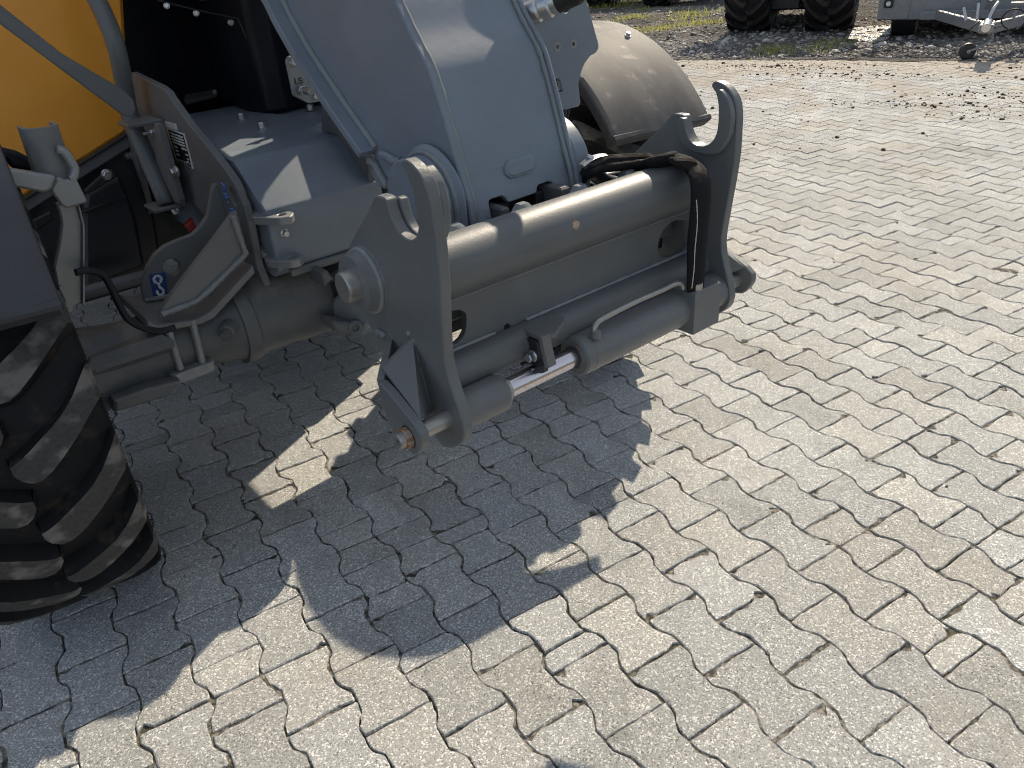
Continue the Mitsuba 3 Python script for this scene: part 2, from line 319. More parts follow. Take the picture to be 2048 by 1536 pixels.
def build_paving():
    r = np.random.default_rng(3)
    RT = np.cross(FWD, UP)
    uu = np.array([[1, 0, 0], [0, 1, 0]])
    cells = []
    for c in range(-14, 92):
        for k in range(-62, 22):
            vb = (k+(0.0 if c % 2 else 0.5))*PL
            xy = PO+(c*PW+0.0825)*PU+(vb+PL/2)*PV
            if xy@E2 > EDGE+0.05*math.sin(c*0.7): continue
            d = np.array([xy[0], xy[1], -H]); z = d@FWD
            if z < 0.25: z = 0.25
            sx, sy = d@RT/z, -(d@UP)/z
            if abs(sx) > 0.665+0.55/z or not -0.72 < sy < 0.5+0.5/z: continue
            cells.append((z, abs(sx) < 0.64 and sy < 0.48, c, vb, xy))
    out = []
    for z, seen, c, vb, xy in cells:
        q = r.random(); cuts = [0, PL]
        if q < 0.15: cuts = [0, r.choice([0.1, 0.1, 0.062, 0.138, 0.12]), PL]
        tint, warm = r.random(), r.random()
        for a, b in zip(cuts[:-1], cuts[1:]):
            fine = z < 4.2
            out.append((z, seen, c, vb+a, vb+b, r.normal(0, 0.011), r.normal(0, 0.0009), r.normal(0, 0.0045, 2), 0.0009+abs(r.normal(0, 0.0012))+(0.0006 if fine else 0.0004), vb, fine, tint if len(cuts) == 2 else r.random(), warm))
    # the stones that show largest are pieces of their own, the rest one field
    order = sorted(range(len(out)), key=lambda i: (not out[i][1], out[i][0]/max(0.5, (out[i][4]-out[i][3])/PL)))
    top = set(order[:300])
    holder = 'paved_yard'
    fv, ff, fu, base = [], [], [], 0
    num = 0
    for i in range(len(out)):
        z, seen, c, a, b, ang, dz, tilt, g, vb, fine, t1, t2 = out[i]
        V, F = paver_mesh(c, a, b, ang, dz, tilt, g, vb, r, fine)
        uv = np.tile([t1, t2], (len(V), 1))
        if i in top:
            key = '%s__paver%s' % (holder, '' if num == 0 else '_%03d' % num); num += 1
            scene[key] = mikit.ply(M(V, F[:, ::-1]), 'paver_concrete', smooth=False, uv=uv)
        else:
            fv.append(V); ff.append(F[:, ::-1]+base); fu.append(uv); base += len(V)
    scene[holder+'__paver_field'] = mikit.ply(M(np.vstack(fv), np.vstack(ff)), 'paver_concrete', smooth=False, uv=np.vstack(fu))
    labels[holder+'__paver_field'] = {'kind': 'stuff', 'label': 'the remaining grey interlocking paving stones'}
    # bedding soil that shows in the joints
    a = np.r_[-40, np.linspace(-5.5, 4.5, 330), 40]; b = np.r_[-30, np.linspace(0.3, 5.2, 180), np.linspace(5.3, EDGE, 60)]
    Aa, Bb = np.meshgrid(a, b); q = np.c_[Aa.ravel(), Bb.ravel(), 0*Aa.ravel()]
    hz = -0.0064+0.0042*np.clip((meshkit.fbm(q*9, 3, 5)-0.42)*3.2, 0, 1)+0.0014*(meshkit.noise(q*45, 6)-0.5)
    hz = np.where(Bb.ravel() > 5.2, -0.0032, hz)
    V = np.c_[Aa.ravel()[:, None]*E1+Bb.ravel()[:, None]*E2, hz]
    ix = np.arange(len(V)).reshape(Aa.shape); f4 = np.c_[ix[:-1, :-1].ravel(), ix[:-1, 1:].ravel(), ix[1:, 1:].ravel(), ix[1:, :-1].ravel()]
    bm_ = M(V, np.vstack([f4[:, [0, 1, 2]], f4[:, [0, 2, 3]]]))
    if bm_.face_normals[:, 2].mean() < 0: bm_.faces = bm_.faces[:, ::-1]
    scene[holder+'__bedding'] = mikit.ply(bm_, 'joint_soil', smooth=True)
    labels[holder] = {'label': 'yard paved with grey bone-shaped concrete stones', 'kind': 'structure'}
build_paving()

def gravel_fn(p, n, uv):
    s = voronoi(p.x*38, p.y*38); g = fbm(p.x*1.1, p.y*1.1, 3.0, 4)
    c = mix((0.06, 0.052, 0.044), (0.30, 0.275, 0.245), s[2])
    return mix(c, (0.065, 0.055, 0.045), smoothstep(0.42, 0.60, g)*0.75)
mat('gravel', proc(gravel_fn), 0.8, spec=0.35, bump=lambda p, n, uv: voronoi(p.x*38, p.y*38)[0], scale=0.02, eps=4e-3)
def wet_fn(p, n, uv): return mix((0.05, 0.045, 0.038), (0.12, 0.105, 0.09), fbm(p.x*30, p.y*30, 0.0, 3))
mat('wet_ground', proc(wet_fn), proc(lambda p, n, uv: 0.10+0.5*smoothstep(0.40, 0.60, fbm(p.x*9, p.y*9, 0.0, 3))), spec=0.8, bump=lambda p, n, uv: fbm(p.x*38, p.y*22, 0.0, 4), scale=0.03, eps=3e-3)
mat('stone', proc(lambda p, n, uv: mix((0.10, 0.092, 0.082), (0.56, 0.525, 0.48), uv.x*uv.x)), 0.7, spec=0.4)
mat('clod', proc(lambda p, n, uv: mix((0.05, 0.037, 0.026), (0.13, 0.095, 0.065), uv.x)), 0.95, spec=0.1)
scene['grass'] = {'type': 'principledthin', 'base_color': rgb(0.36, 0.37, 0.11), 'roughness': 0.6, 'diff_trans': 1.1, 'eta': 1.3}

def ab(a, b, z=0.0): return np.array([*(E1*a+E2*b), z])     # a to the right along the paving edge, b away from the camera
def build_gravel():
    a = np.linspace(-22, 10, 220); b = EDGE-0.04+np.r_[np.linspace(0, 10, 130), np.linspace(10.3, 45, 50)]
    A, B_ = np.meshgrid(a, b)
    hgt = (meshkit.fbm(np.c_[A.ravel()*1.3, B_.ravel()*1.3, 0*A.ravel()], 4, 2)-0.45)*0.10+(meshkit.fbm(np.c_[A.ravel()*6, B_.ravel()*6, 0*A.ravel()+4], 3, 3)-0.5)*0.035
    fade = np.clip((B_.ravel()-EDGE)/0.8, 0.05, 1)
    Bw = B_.ravel()-np.clip(1-(B_.ravel()-EDGE)/1.0, 0, 1)*(0.02+0.42*np.clip(meshkit.fbm(np.c_[A.ravel()*1.1, 0*A.ravel(), 0*A.ravel()+9], 4, 7)-0.35, 0, 1))
    V = np.c_[A.ravel()[:, None]*E1+Bw[:, None]*E2, hgt*fade+0.004]
    n = len(a); i = np.arange(len(V)).reshape(A.shape); q = np.c_[i[:-1, :-1].ravel(), i[:-1, 1:].ravel(), i[1:, 1:].ravel(), i[1:, :-1].ravel()]
    m = M(V, np.vstack([q[:, [0, 1, 2]], q[:, [0, 2, 3]]]))
    if m.face_normals[:, 2].mean() < 0: m.faces = m.faces[:, ::-1]
    struct('gravel_ground', m, 'gravel', 'stony unpaved ground behind the paving', smooth=True)
    far = [ab(-400, EDGE+30, -0.15), ab(400, EDGE+30, -0.15), ab(400, EDGE+300, -0.15), ab(-400, EDGE+300, -0.15)]
    fm = M(far, [[0, 1, 2], [0, 2, 3]])
    if fm.face_normals[0, 2] < 0: fm.faces = fm.faces[:, ::-1]
    struct('ground', fm, 'gravel', 'open ground running on to the horizon')
    zof = lambda x, y, a_, b_: 0.004
    from scipy.interpolate import RegularGridInterpolator as RG
    rg = RG((b, a), (hgt*fade+0.004).reshape(A.shape), bounds_error=False, fill_value=0.0)
    r = np.random.default_rng(8)
    ico = trimesh.creation.icosahedron()
    def lumps(P, S, flat=0.6, seed=1):
        rr = np.random.default_rng(seed); V, F, U = [], [], []
        for k, (p, s) in enumerate(zip(P, S)):
            v = ico.vertices*rr.uniform(0.7, 1.25, (12, 1)); v = v @ trimesh.transformations.random_rotation_matrix(rr.random(3))[:3, :3]
            v[:, 2] *= flat; V.append(v*s+p); F.append(ico.faces+12*k); U.append(np.tile([rr.random(), 0], (12, 1)))
        return M(np.vstack(V), np.vstack(F)), np.vstack(U)
    N = 15000
    aa = r.uniform(-13, 5, N); bb = EDGE+r.exponential(3.0, N)
    S = np.clip(r.lognormal(math.log(0.019), 0.45, N), 0.008, 0.06)
    P = np.c_[aa[:, None]*E1+bb[:, None]*E2, rg(np.c_[bb, aa])+S*0.2]
    m, u = lumps(P, S, 0.65, 2)
    obj('gravel_stones', m, 'stone', None, False, 'loose grey stones strewn over the unpaved ground', u, 'stuff')
    # soil crumbs on the paving, thick towards its edge
    N = 2600
    bb = EDGE-0.02-r.exponential(1.5, N); aa = r.uniform(-9, 5, N)
    near = rng.random(N) < 0.10; bb[near] = r.uniform(1.2, 9, near.sum()); 
    cl = r.random(N) < 0.35
    cen = np.array([(-1.3, 9.3), (0.2, 8.3), (-2.2, 9.8), (0.5, 7.4), (-0.6, 7.8), (2.0, 9.2), (1.0, 9.9)])
    pick = r.integers(0, len(cen), N)
    aa[cl] = cen[pick[cl], 0]+r.normal(0, 0.45, cl.sum()); bb[cl] = cen[pick[cl], 1]+r.normal(0, 0.10, cl.sum())
    ok = (bb > 1.0) & (bb < EDGE)
    aa, bb = aa[ok], bb[ok]
    S = np.clip(r.lognormal(math.log(0.0068), 0.5, len(aa)), 0.003, 0.028)*np.where(bb < 6, 0.55, 1)
    P = np.c_[aa[:, None]*E1+bb[:, None]*E2, S*0.25+0.0005]
    m, u = lumps(P, S, 0.6, 3)
    obj('soil_crumbs', m, 'clod', None, False, 'brown crumbs of soil scattered over the paving', u, 'stuff')
    # grass
    V, F = [], []
    tufts = [(14.9,14.39),(15.24,14.59),(14.76,13.96),(14.42,14.14),(12.2,11.21),(12.43,11.31),(11.01,9.728),(11.2,9.813),(11.57,9.552),(11.5,9.352),(12.47,10.21),(11.95,9.222),(12.06,9.227),(13.4,10.66),(13.05,10.41),(13.79,12.26),(9.243,6.233),(9.401,6.239),(9.299,6.069),(9.582,6.182),(9.809,5.734),(10.03,5.808),(10.43,5.909),(9.604,5.634)]
    sizes = [5, 5, 5, 4, 3, 3, 3, 3, 3, 3, 2.5, 2.5, 2.5, 4, 2.5, 2.5, 2, 2, 2.5, 2, 2, 2, 2, 2]
    k = 0
    for (x, y), s in zip(tufts, sizes):
        nb = int(24*s)
        for _ in range(nb):
            c = np.array([x, y])+r.normal(0, 0.075*s, 2)
            h_ = r.uniform(0.02, 0.055)*s**0.6; th = r.uniform(0, 6.283); w = 0.004+0.001*s; lean = r.normal(0, 0.45, 2)*h_
            d = np.array([math.cos(th), math.sin(th)])*w
            z0 = float(rg([[c@E2, c@E1]])[0])
            V += [[*(c-d), z0], [*(c+d), z0], [*(c+lean*0.4+d*0.7), z0+h_*0.6], [*(c+lean*0.4-d*0.7), z0+h_*0.6], [*(c+lean), z0+h_]]
            F += [[k, k+1, k+2], [k, k+2, k+3], [k+3, k+2, k+4]]; k += 5
    obj('weeds', M(V, F), 'grass', None, False, 'sunlit tufts of yellow-green weeds in the gravel', None, 'stuff')
    # wet muddy film between the machines
    pts = [(11.72,6.448),(11.94,6.385),(12.17,6.273),(12.5,6.248),(12.96,6.422),(11.68,5.754),(10.74,5.346),(10.5,5.375),(10.57,5.701),(10.69,5.935),(11.1,6.099)]
    pm = prism(rounded(pts, 0.12, 4), 0.0, 0.03, 'Z', 0.004)
    pts2 = [(11.77,5.382),(11.67,4.743),(11.89,4.149),(10.33,3.56),(9.806,4.017),(9.764,4.488),(9.934,4.742),(10.96,5.091)]
    pm2 = prism(rounded(pts2, 0.12, 4), 0.0, 0.016, 'Z', 0.004)
    struct('wet_mud', pm, 'wet_ground', 'wet glistening mud beside the trailer')
build_gravel()

# ---------------------------------------------------------------- the telescopic loader
L = thing('telehandler', 'grey and yellow telescopic handler parked with its empty tool carrier facing the viewer', 'telehandler')
MID = 1.026
AX_Y, AX_Z = 2.17, 0.55
TN = np.array([0.99396, -0.10973, 0.0]); TF = np.array([-0.10973, -0.99396, 0.0])    # the front wheels are steered a little
UPZ = np.array([0, 0, 1.0])

def lug_tyre(R, Wd, nlug, lug_h, lug_deg, sweep, n, f, c, phase=0.0, rim=0.5, hairs=0, seg=110, tip=0.0):
    """Agricultural tyre about axis n, forward f, centre c: carcass with bars in a chevron, apex leading downwards in front. Returns mesh, uv."""
    h = Wd/2
    prof = [(-.86*h, R*rim), (-.97*h, R*.64), (-1.0*h, R*.77), (-.985*h, R*.87), (-.93*h, R-lug_h*1.6), (-.82*h, R-lug_h*1.12), (-.4*h, R-lug_h*1.02), (0, R-lug_h)]
    prof = prof + [(-a, b) for a, b in prof[-2::-1]]
    P = np.array(prof)
    ph = np.arange(seg)*2*np.pi/seg
    V = [np.array([c+n*t+r*(f*math.cos(p)+UPZ*math.sin(p)) for t, r in P]) for p in ph]
    V = np.vstack(V); k = len(P); F = []
    for i in range(seg):
        j = (i+1) % seg
        for q in range(k-1): F += [[i*k+q, i*k+q+1, j*k+q+1], [i*k+q, j*k+q+1, j*k+q]]
    U = [np.zeros((len(V), 2))]; Vs, Fs, base = [V], [np.array(F)], len(V)
    pt = lambda ang, t, r: c+n*t+r*(f*math.cos(ang)+UPZ*math.sin(ang))
    d = math.radians
    T_ = [tip-.03, tip+.02, .10, .20, .32, .46, .60, .74, .88, .96, 1.0]
    lo = [sweep*x for x in (.04, -.10, -.20, -.20, -.08, .12, .34, .58, .84, .97, 1.0)]
    up = [l+lug_deg*w for l, w in zip(lo, (.30, .62, .90, 1.08, 1.12, 1.05, 1.0, 1.02, 1.15, 1.25, 1.25))]
    rt = [R-.006, R-.001, R, R, R, R-.001, R-.002, R-.005, R-.010, R-.018, R-lug_h*1.0]
    rb = [R-lug_h*1.06]*7+[R-lug_h*1.12, R-lug_h*1.35, R-lug_h*1.9, R-lug_h*2.5]
    rr_ = np.random.default_rng(int(R*1000))
    for s in (-1, 1):
        for g in range(nlug):
            a0 = phase+360/nlug*(g+(0.5 if s < 0 else 0))+rr_.normal(0, .12)
            sec = []
            for t, l, u, ro, ri in zip(T_, lo, up, rt, rb):
                t = s*t*h
                sl = 1.1
                sec.append([pt(d(a0-l-sl+0*u), t, ri), pt(d(a0-l), t, ro), pt(d(a0-u), t, ro), pt(d(a0-u-sl*-1 if False else a0-u-sl*0-sl), t, ri)] if False else
                           [pt(d(a0+l-sl), t, ri), pt(d(a0+l), t, ro), pt(d(a0+u), t, ro), pt(d(a0+u+sl), t, ri)])
            qs = []
            for x, y in zip(sec[:-1], sec[1:]):
                for m_ in range(3): qs.append(([x[m_], y[m_], y[m_+1], x[m_+1]], m_ == 1))
            e = sec[0]; qs.append(([pt(d(a0+lo[0]-sl), s*(T_[0]-.03)*h, rb[0]), e[1], e[2], pt(d(a0+up[0]+sl), s*(T_[0]-.035)*h, rb[0])], False)); qs.append(([sec[-1][0], sec[-1][1], sec[-1][2], sec[-1][3]], False))
            for quad, top in qs:
                quad = np.array(quad); ctr = quad.mean(0)
                nn = np.cross(quad[1]-quad[0], quad[2]-quad[0]); rad = ctr-c; rad = rad-n*(rad@n)
                ref = rad if top else (rad*0.15+(ctr-np.mean([np.mean(z, 0) for z in sec], 0)))
                if nn@ref < 0: quad = quad[::-1]
                Vs.append(quad); Fs.append(np.array([[0, 1, 2], [0, 2, 3]])+base); base += 4
                U.append(np.tile([1.0 if top else 0.0, 0], (4, 1)))
    if hairs:
        for q in range(hairs):
            a = d(rr_.uniform(-35, 55)); t = h*rr_.uniform(.93, .99); r0 = R-lug_h*1.3
            p0 = pt(a, t, r0); p1 = p0+n*rr_.uniform(.006, .016)+f*rr_.normal(0, .003)+UPZ*rr_.normal(0, .003)
            m = tube([p0, p1], 0.0006, 4, 0); Vs.append(m.vertices); Fs.append(m.faces+base); base += len(m.vertices); U.append(np.zeros((len(m.vertices), 2)))
        for a1 in np.arange(-50, 200, 8):      # mould line on the shoulder
            pass
    return M(np.vstack(Vs), np.vstack(Fs)), np.vstack(U)

def rim_mesh(R, Wd, n, c, side):
    h = Wd/2
    return cat(lathe([(-.82*h, R*.50), (-.80*h, R*.53), (-.72*h, R*.53), (-.6*h, R*.46), (.6*h, R*.46), (.72*h, R*.53), (.80*h, R*.53), (.82*h, R*.50)], c, n, 48),
               lathe([(side*h*.2, R*.46), (side*h*.3, R*.40), (side*h*.3, R*.12)], c, n, 40))

def fender(parent, c, phi0, phi1, ri, t0, t1, th=0.006, label=None, mt='fender_plastic'):
    ph = np.radians(np.r_[phi0-1.2, np.linspace(phi0, phi1, 40), phi1+1])
    # cross-section (t, r): rolled lips at both sides
    sec = [(t0+.004, ri-.035), (t0, ri-.030), (t0, ri-.004), (t0+.004, ri+.003), (t0+.016, ri+.008), (0.3*t0+.7*t1-.0, ri+.012), (t1-.06, ri+.010), (t1-.012, ri+.005), (t1-.002, ri), (t1, ri-.006), (t1, ri-.030), (t1-.004, ri-.035)]
    inner = [(t1-.006, ri-.030), (t1-.006, ri-.004), (t1-.02, ri), (t0+.02, ri), (t0+.006, ri-.004), (t0+.006, ri-.030)]
    P = sec+inner; k = len(P); V = []
    for a in ph: V.append([c+TN*t+r*(TF*math.cos(a)+UPZ*math.sin(a)) for t, r in P])
    V = np.vstack(V); F = []
    for i in range(len(ph)-1):
        for q in range(k):
            w = (q+1) % k; F += [[i*k+q, i*k+w, (i+1)*k+w], [i*k+q, (i+1)*k+w, (i+1)*k+q]]
    m = M(V, F)
    caps = []
    for e, rv in ((0, False), (len(ph)-1, True)):
        idx = list(range(e*k, e*k+k)); poly = np.array(P)
        import mapbox_earcut as me
        t = me.triangulate_float64(poly, np.array([k], np.uint32)).reshape(-1, 3).astype(int)
        caps.append(np.array(idx)[t])
    m = M(V, np.vstack([m.faces]+caps))
    # stout rolled front edge
    a = np.radians(phi0-.2); e = c+(ri-.012)*(TF*math.cos(a)+UPZ*math.sin(a))
    dn = TF*math.sin(a)-UPZ*math.cos(a); ra = TF*math.cos(a)+UPZ*math.sin(a)
    lip = frame_prism([(t0+.002, -.024), (t1-.002, -.024), (t1-.002, .022), (t0+.002, .022)], e+dn*-.004, TN, ra, 0.024, 0.006)
    f = obj('fender', cat(m, lip), mt, parent, 40, label)
    for pa, t in ((70, .115), (70, -.09), (108, .115), (108, -.09)):
        a = math.radians(pa); ra = TF*math.cos(a)+UPZ*math.sin(a)
        obj('bolt', bolt(c+TN*t+ra*(ri+.0115), ra, .016, .009, True), 'zinc', f, 25)
        scene[list(scene)[-1]]
    return f

CL = np.array([0.0283, 2.170, AX_Z]); CR = np.array([2.0017, 2.170, AX_Z])
for c, sd, ph, lab in ((CR, 1, 5.0, 'front tyre half hidden behind the tool carrier'), (CL, -1, 6.2, 'muddy front tyre at the left edge of the picture')):
    w = numbered(L+'__front_wheel')
    cc = c+TN*(.02 if sd < 0 else -.02)
    m, u = lug_tyre(.55, .385, 20, .044, 6.6, 11.0, TN, TF, cc, ph, hairs=46 if sd < 0 else 0)
    k = obj('tyre', m, 'tyre_rubber', w, True, lab, u)
    obj('rim', rim_mesh(.55, .385, TN, cc, sd), 'axle_paint', w, 30)
    fender(L, c, 36.6, 120, .647, -.205, .207, mt='fender_plastic' if sd > 0 else 'clean_fender', label='dusty black mudguard lit by the sun' if sd > 0 else 'black mudguard over the near front tyre')

# ---- front axle
ax = numbered(L+'__axle')
def A(x, dy=0, dz=0): return np.array([x, AX_Y+dy, AX_Z+dz])
obj('housing', cat(lathe([(.10, .12), (.14, .128), (.22, .122), (.27, .112), (.33, .102), (.42, .098), (.50, .094), (.56, .100), (.62, .112), (.635, .116)], A(0), [1, 0, 0], 40),
    box(.22, .44, AX_Y-.125, AX_Y+.05, AX_Z+.02, AX_Z+.075, .02)), 'axle_paint', ax, 35)
obj('casting_rib', frame_prism([(.24, -.02), (.38, -.03), (.42, .0), (.33, .012), (.25, .012)], [0, AX_Y-.10, AX_Z-.05], [1, 0, 0], [0, 0, 1], .055, .006), 'axle_paint', ax, 35)
obj('housing', lathe([(1.40, .13), (1.50, .112), (1.6, .10), (1.72, .102), (1.8, .12), (1.9, .135), (1.95, .13)], A(0), [1, 0, 0], 32), 'axle_paint', ax, 35)
obj('centre_drum', cat(lathe([(.635, .128), (.65, .132), (.672, .132), (.68, .120), (.80, .118), (.81, .122), (.92, .122), (.93, .114)], A(0), [1, 0, 0], 48),
    lathe([(.93, .10), (1.42, .13)], A(0), [1, 0, 0], 36)), 'axle_paint', ax, 30)
for k in range(10):
    a = math.radians(36*k+10)
    if -math.cos(a) < -.3: continue
    obj('bolt', lathe([(0, .013), (.022, .013), (.026, .010)], A(.607, -.122*math.cos(a), .122*math.sin(a)), [-1, 0, 0], 10), 'axle_paint', ax, 25)
obj('drain_plug', cat(lathe([(0, .026), (.04, .024), (.044, .018)], A(.60, -.10, .03), [-.55, -.8, .0], 16), lathe([(.044, .014), (.066, .013)], A(.60, -.10, .03), [-.55, -.8, 0], 12)), 'axle_paint', ax, 28)
# round pivot carrier on the middle of the axle, facing left
pc = np.array([.955, 2.02, .56])
obj('pivot_carrier', cat(lathe([(-.06, .10), (0, .10), (.012, .093), (.012, .072), (-.01, .070), (-.01, .03)], pc, [-1, -.25, 0], 44),
    prism([(0.8604,0.687),(0.8799,0.6909),(0.8946,0.6603),(0.8621,0.6464)], 1.97, 2.06, 'Y', .004), prism([(0.8579,0.5413),(0.8874,0.5265),(0.9329,0.5103),(0.9649,0.512),(0.9839,0.4789),(0.9489,0.4762),(0.9078,0.4737),(0.8654,0.5045)], 1.96, 2.04, 'Y', .006)), 'axle_paint', ax, 32)
obj('plug', cat(lathe([(-.02, .022), (.003, .022), (.005, .018), (.005, .012), (-.004, .011), (-.004, .004)], [*np.array([(0.9251,1.955,0.4985)][0])], [-.25, -1, .1], 24)), 'axle_paint', ax, 30)
obj('pivot_shell', cat(lathe([(-.05, .066), (.02, .066), (.026, .058)], pc+np.array([.0, -.02, -.03]), [-1, -.5, 0], 36)), 'weld_paint', ax, 32)

# ---- U-bolts and clamp under the lifting bracket
for pts in ([(0.4395,2.068,0.624),(0.4383,2.068,0.5118)], [(0.5055,2.068,0.6295),(0.4994,2.068,0.508)]):
    p, q = np.array(pts[0]), np.array(pts[1]); p = p+(p-q)*.06; q = q+(q-p)*.02
    obj('clamp_bolt', cyl(p, q, .0105, 20), 'galvanised', L, 30); obj('clamp_bolt', cyl(p+[0, .27, 0], q+[0, .27, 0], .0105, 12), 'galvanised', L, 30)
cp = [(0.41,2.05,0.4969),(0.4234,2.05,0.481),(0.5265,2.05,0.4855),(0.5288,2.05,0.5029),(0.4183,2.05,0.5104)]
zt = cp[4][2]; zb = cp[1][2]-.001
obj('clamp_plate', prism(rounded([(cp[0][0]-.002, 2.05), (cp[2][0]+.002, 2.05), (cp[2][0]+.002, 2.36), (cp[0][0]-.002, 2.33)], .014, 4), zb-.003, zt-.003, 'Z', .002), 'galvanised', L, 30)

# ---- lifting bracket beside the axle
br = numbered(L+'__lifting_bracket')
prof = [(0.3959,0.6767),(0.4085,0.6595),(0.4272,0.6504),(0.5157,0.6358),(0.5443,0.6405),(0.5648,0.6481),(0.7053,0.7345),(0.706,0.7138),(0.5629,0.6241),(0.5246,0.6188),(0.4217,0.6317),(0.4031,0.6414),(0.3901,0.6614)]
pl = sg.Polygon(prof)
m = prism(prof, 2.06, 2.36, 'Y', .003)
obj('base_plate', m, 'grey_paint', br, 30)
obj('gusset', prism([(0.4476,0.6445),(0.4504,0.6842),(0.4603,0.706),(0.483,0.7436),(0.5119,0.7718),(0.5468,0.7886),(0.586,0.7948),(0.6302,0.7998),(0.6561,0.815),(0.6847,0.8394),(0.7002,0.8695),(0.7146,0.9045),(0.7269,0.923),(0.7442,0.9238),(0.801,0.9036),(0.7722,0.7918),(0.7147,0.7668),(0.5468,0.6582),(0.5197,0.6308)], 2.278, 2.30, 'Y', .0025, holes=[sg.Point([(0.5468,0.7244)][0]).buffer(.024)]), 'grey_paint', br, 30, 'rear gusset with a round hole and a blue hook sticker')
obj('gusset', prism([(0.4299,0.667),(0.4386,0.6817),(0.4966,0.7322),(0.6209,0.8272),(0.6727,0.868),(0.6933,0.8853),(0.7053,0.8868),(0.7055,0.768),(0.6842,0.7503),(0.5873,0.7031),(0.5562,0.6818),(0.5332,0.6725)], 2.08, 2.102, 'Y', .0025), 'grey_paint', br, 30)
g1 = [(0.4384,2.077,0.6698),(0.533,2.077,0.6758),(0.5641,2.077,0.6897),(0.6983,2.077,0.7636)]
for wb_ in (bead(np.array(g1)+[0, 0, .004], .008), bead([(0.4488,2.274,0.6539),(0.5181,2.274,0.6437)], .007), bead([(0.6879,2.075,0.8809),(0.6982,2.075,0.7665)], .008)): obj('weld_bead', wb_, 'weld_paint', br, 40)
st = [(0.4802,0.7222),(0.5255,0.7158),(0.5129,0.6485),(0.4736,0.6538)]
hs = numbered(br+'__hook_sticker')
hs = obj('hook_sticker', prism(rounded(st, .004), 2.2755, 2.2785, 'Y', 0), 'sticker_blue', br, False, 'blue sticker with a white lifting hook symbol')
# white hook symbol: disc with an arrow, stem and hook
h0, h1, h2, h3 = [np.array(q) for q in st]
def sp2(u, v): return tuple(h0*(1-u)*(1-v)+h1*u*(1-v)+h2*u*v+h3*(1-u)*v)
c0 = sp2(.46, .25)
ru = .30*np.linalg.norm(h1-h0)
arc = [sp2(.50+.21*math.cos(t), .78+.155*math.sin(t)) for t in np.radians(np.linspace(-75, 190, 16))]
hook = sg.LineString([sp2(.47, .45), sp2(.50, .56), sp2(.53, .62)]+arc).buffer(.075*np.linalg.norm(h1-h0), cap_style='round')
obj('hook_symbol', cat(prism(sg.Point(c0).buffer(ru, quad_segs=10), 2.2746, 2.2752, 'Y', 0), prism(hook, 2.2746, 2.2752, 'Y', 0)), 'sticker_white', br, False, 'white crane hook on the blue sticker')
ar = [sp2(*q) for q in ((.46, .11), (.66, .27), (.55, .27), (.55, .38), (.37, .38), (.37, .27), (.26, .27))]
obj('hook_arrow', prism(ar, 2.2738, 2.2744, 'Y', 0), 'sticker_blue', br, False)

# ---- big upright plate on the frame
P_ = [(2.838,1.193),(2.564,1.169),(2.519,1.16),(2.492,1.14),(2.392,1.08),(2.275,1.028),(2.184,0.9816),(2.139,0.9535),(2.124,0.9344),(2.114,0.9007),(2.104,0.9271),(2.101,0.8499),(2.12,0.7105),(2.095,0.6489),(2.14,0.6338),(2.166,0.6913),(2.321,0.6598),(2.578,0.6299),(2.483,0.7885),(2.546,0.8093),(2.66,0.8028),(2.816,0.7449),(3.162,0.6576),(3.133,0.7597),(3.078,0.9735),(3.042,1.051),(2.9,1.151)]
hole = sg.Point([(2.168,0.9062)][0]).buffer(.026, quad_segs=10)
sp = obj('side_plate', prism(P_, .735, .757, 'X', .003, holes=[hole], r=.012), 'grey_paint', L, 30, 'upright grey frame plate with serial plate and pen marks')
front = [(0.746,2.593,1.165),(0.746,2.542,1.157),(0.746,2.52,1.136),(0.746,2.419,1.075),(0.746,2.301,1.023),(0.746,2.209,0.9756),(0.746,2.163,0.9471),(0.746,2.148,0.9278),(0.746,2.134,0.8944),(0.746,2.123,0.9212),(0.746,2.119,0.8433),(0.746,2.138,0.7026),(0.746,2.115,0.6397)]
# name plate with lettering, pieces of flat print
npz = [(2.614,1.045),(2.45,1.044),(2.453,0.94),(2.602,0.9393)]
np_ = numbered(sp+'__name_plate')
obj('name_plate', prism(npz, .7335, .7355, 'X', 0), 'plate_tin', sp, False, 'small tin serial plate printed black')
a_, b_, c_, d_ = [np.array(p) for p in npz]
def npt(u, v): return tuple(a_*(1-u)*(1-v)+b_*u*(1-v)+c_*u*v+d_*(1-u)*v)
def nq(u0, u1, v0, v1): return [npt(u0, v0), npt(u1, v0), npt(u1, v1), npt(u0, v1)]
obj('print', prism(nq(.08, .93, .035, .86), .7329, .7334, 'X', 0), 'sticker_black', sp, False)
bars = [nq(.18, .88, .09+.085*k, .09+.085*k+.052) for k in range(4)]
bars += [nq(.16, .36, .47, .53), nq(.16, .36, .585, .64), nq(.16, .36, .70, .75), nq(.62, .9, .44, .50), nq(.75, .9, .60, .645), nq(.78, .9, .73, .77), nq(.72, .86, .81, .84)]
obj('print', cat(*[prism(b, .7324, .7328, 'X', 0) for b in bars]), 'plate_tin', sp, False)
tm = meshkit.text_mesh('LIEBHERR', 1.0, 0.01, bold=True); tm.apply_translation(-tm.bounds[0]); ext = tm.bounds[1]
uv_ = tm.vertices/ext
V = np.array([[.7324-.0004*w, *npt(.10+.82*x, .985-.105*y)] for x, y, w in uv_])
obj('lettering', M(V, tm.faces), 'sticker_black', sp, False, 'black maker lettering on the serial plate')
obj('label', prism([(2.613,1.065),(2.504,1.067),(2.507,1.048),(2.616,1.046)], .7332, .7353, 'X', 0), 'plate_tin', sp, False)
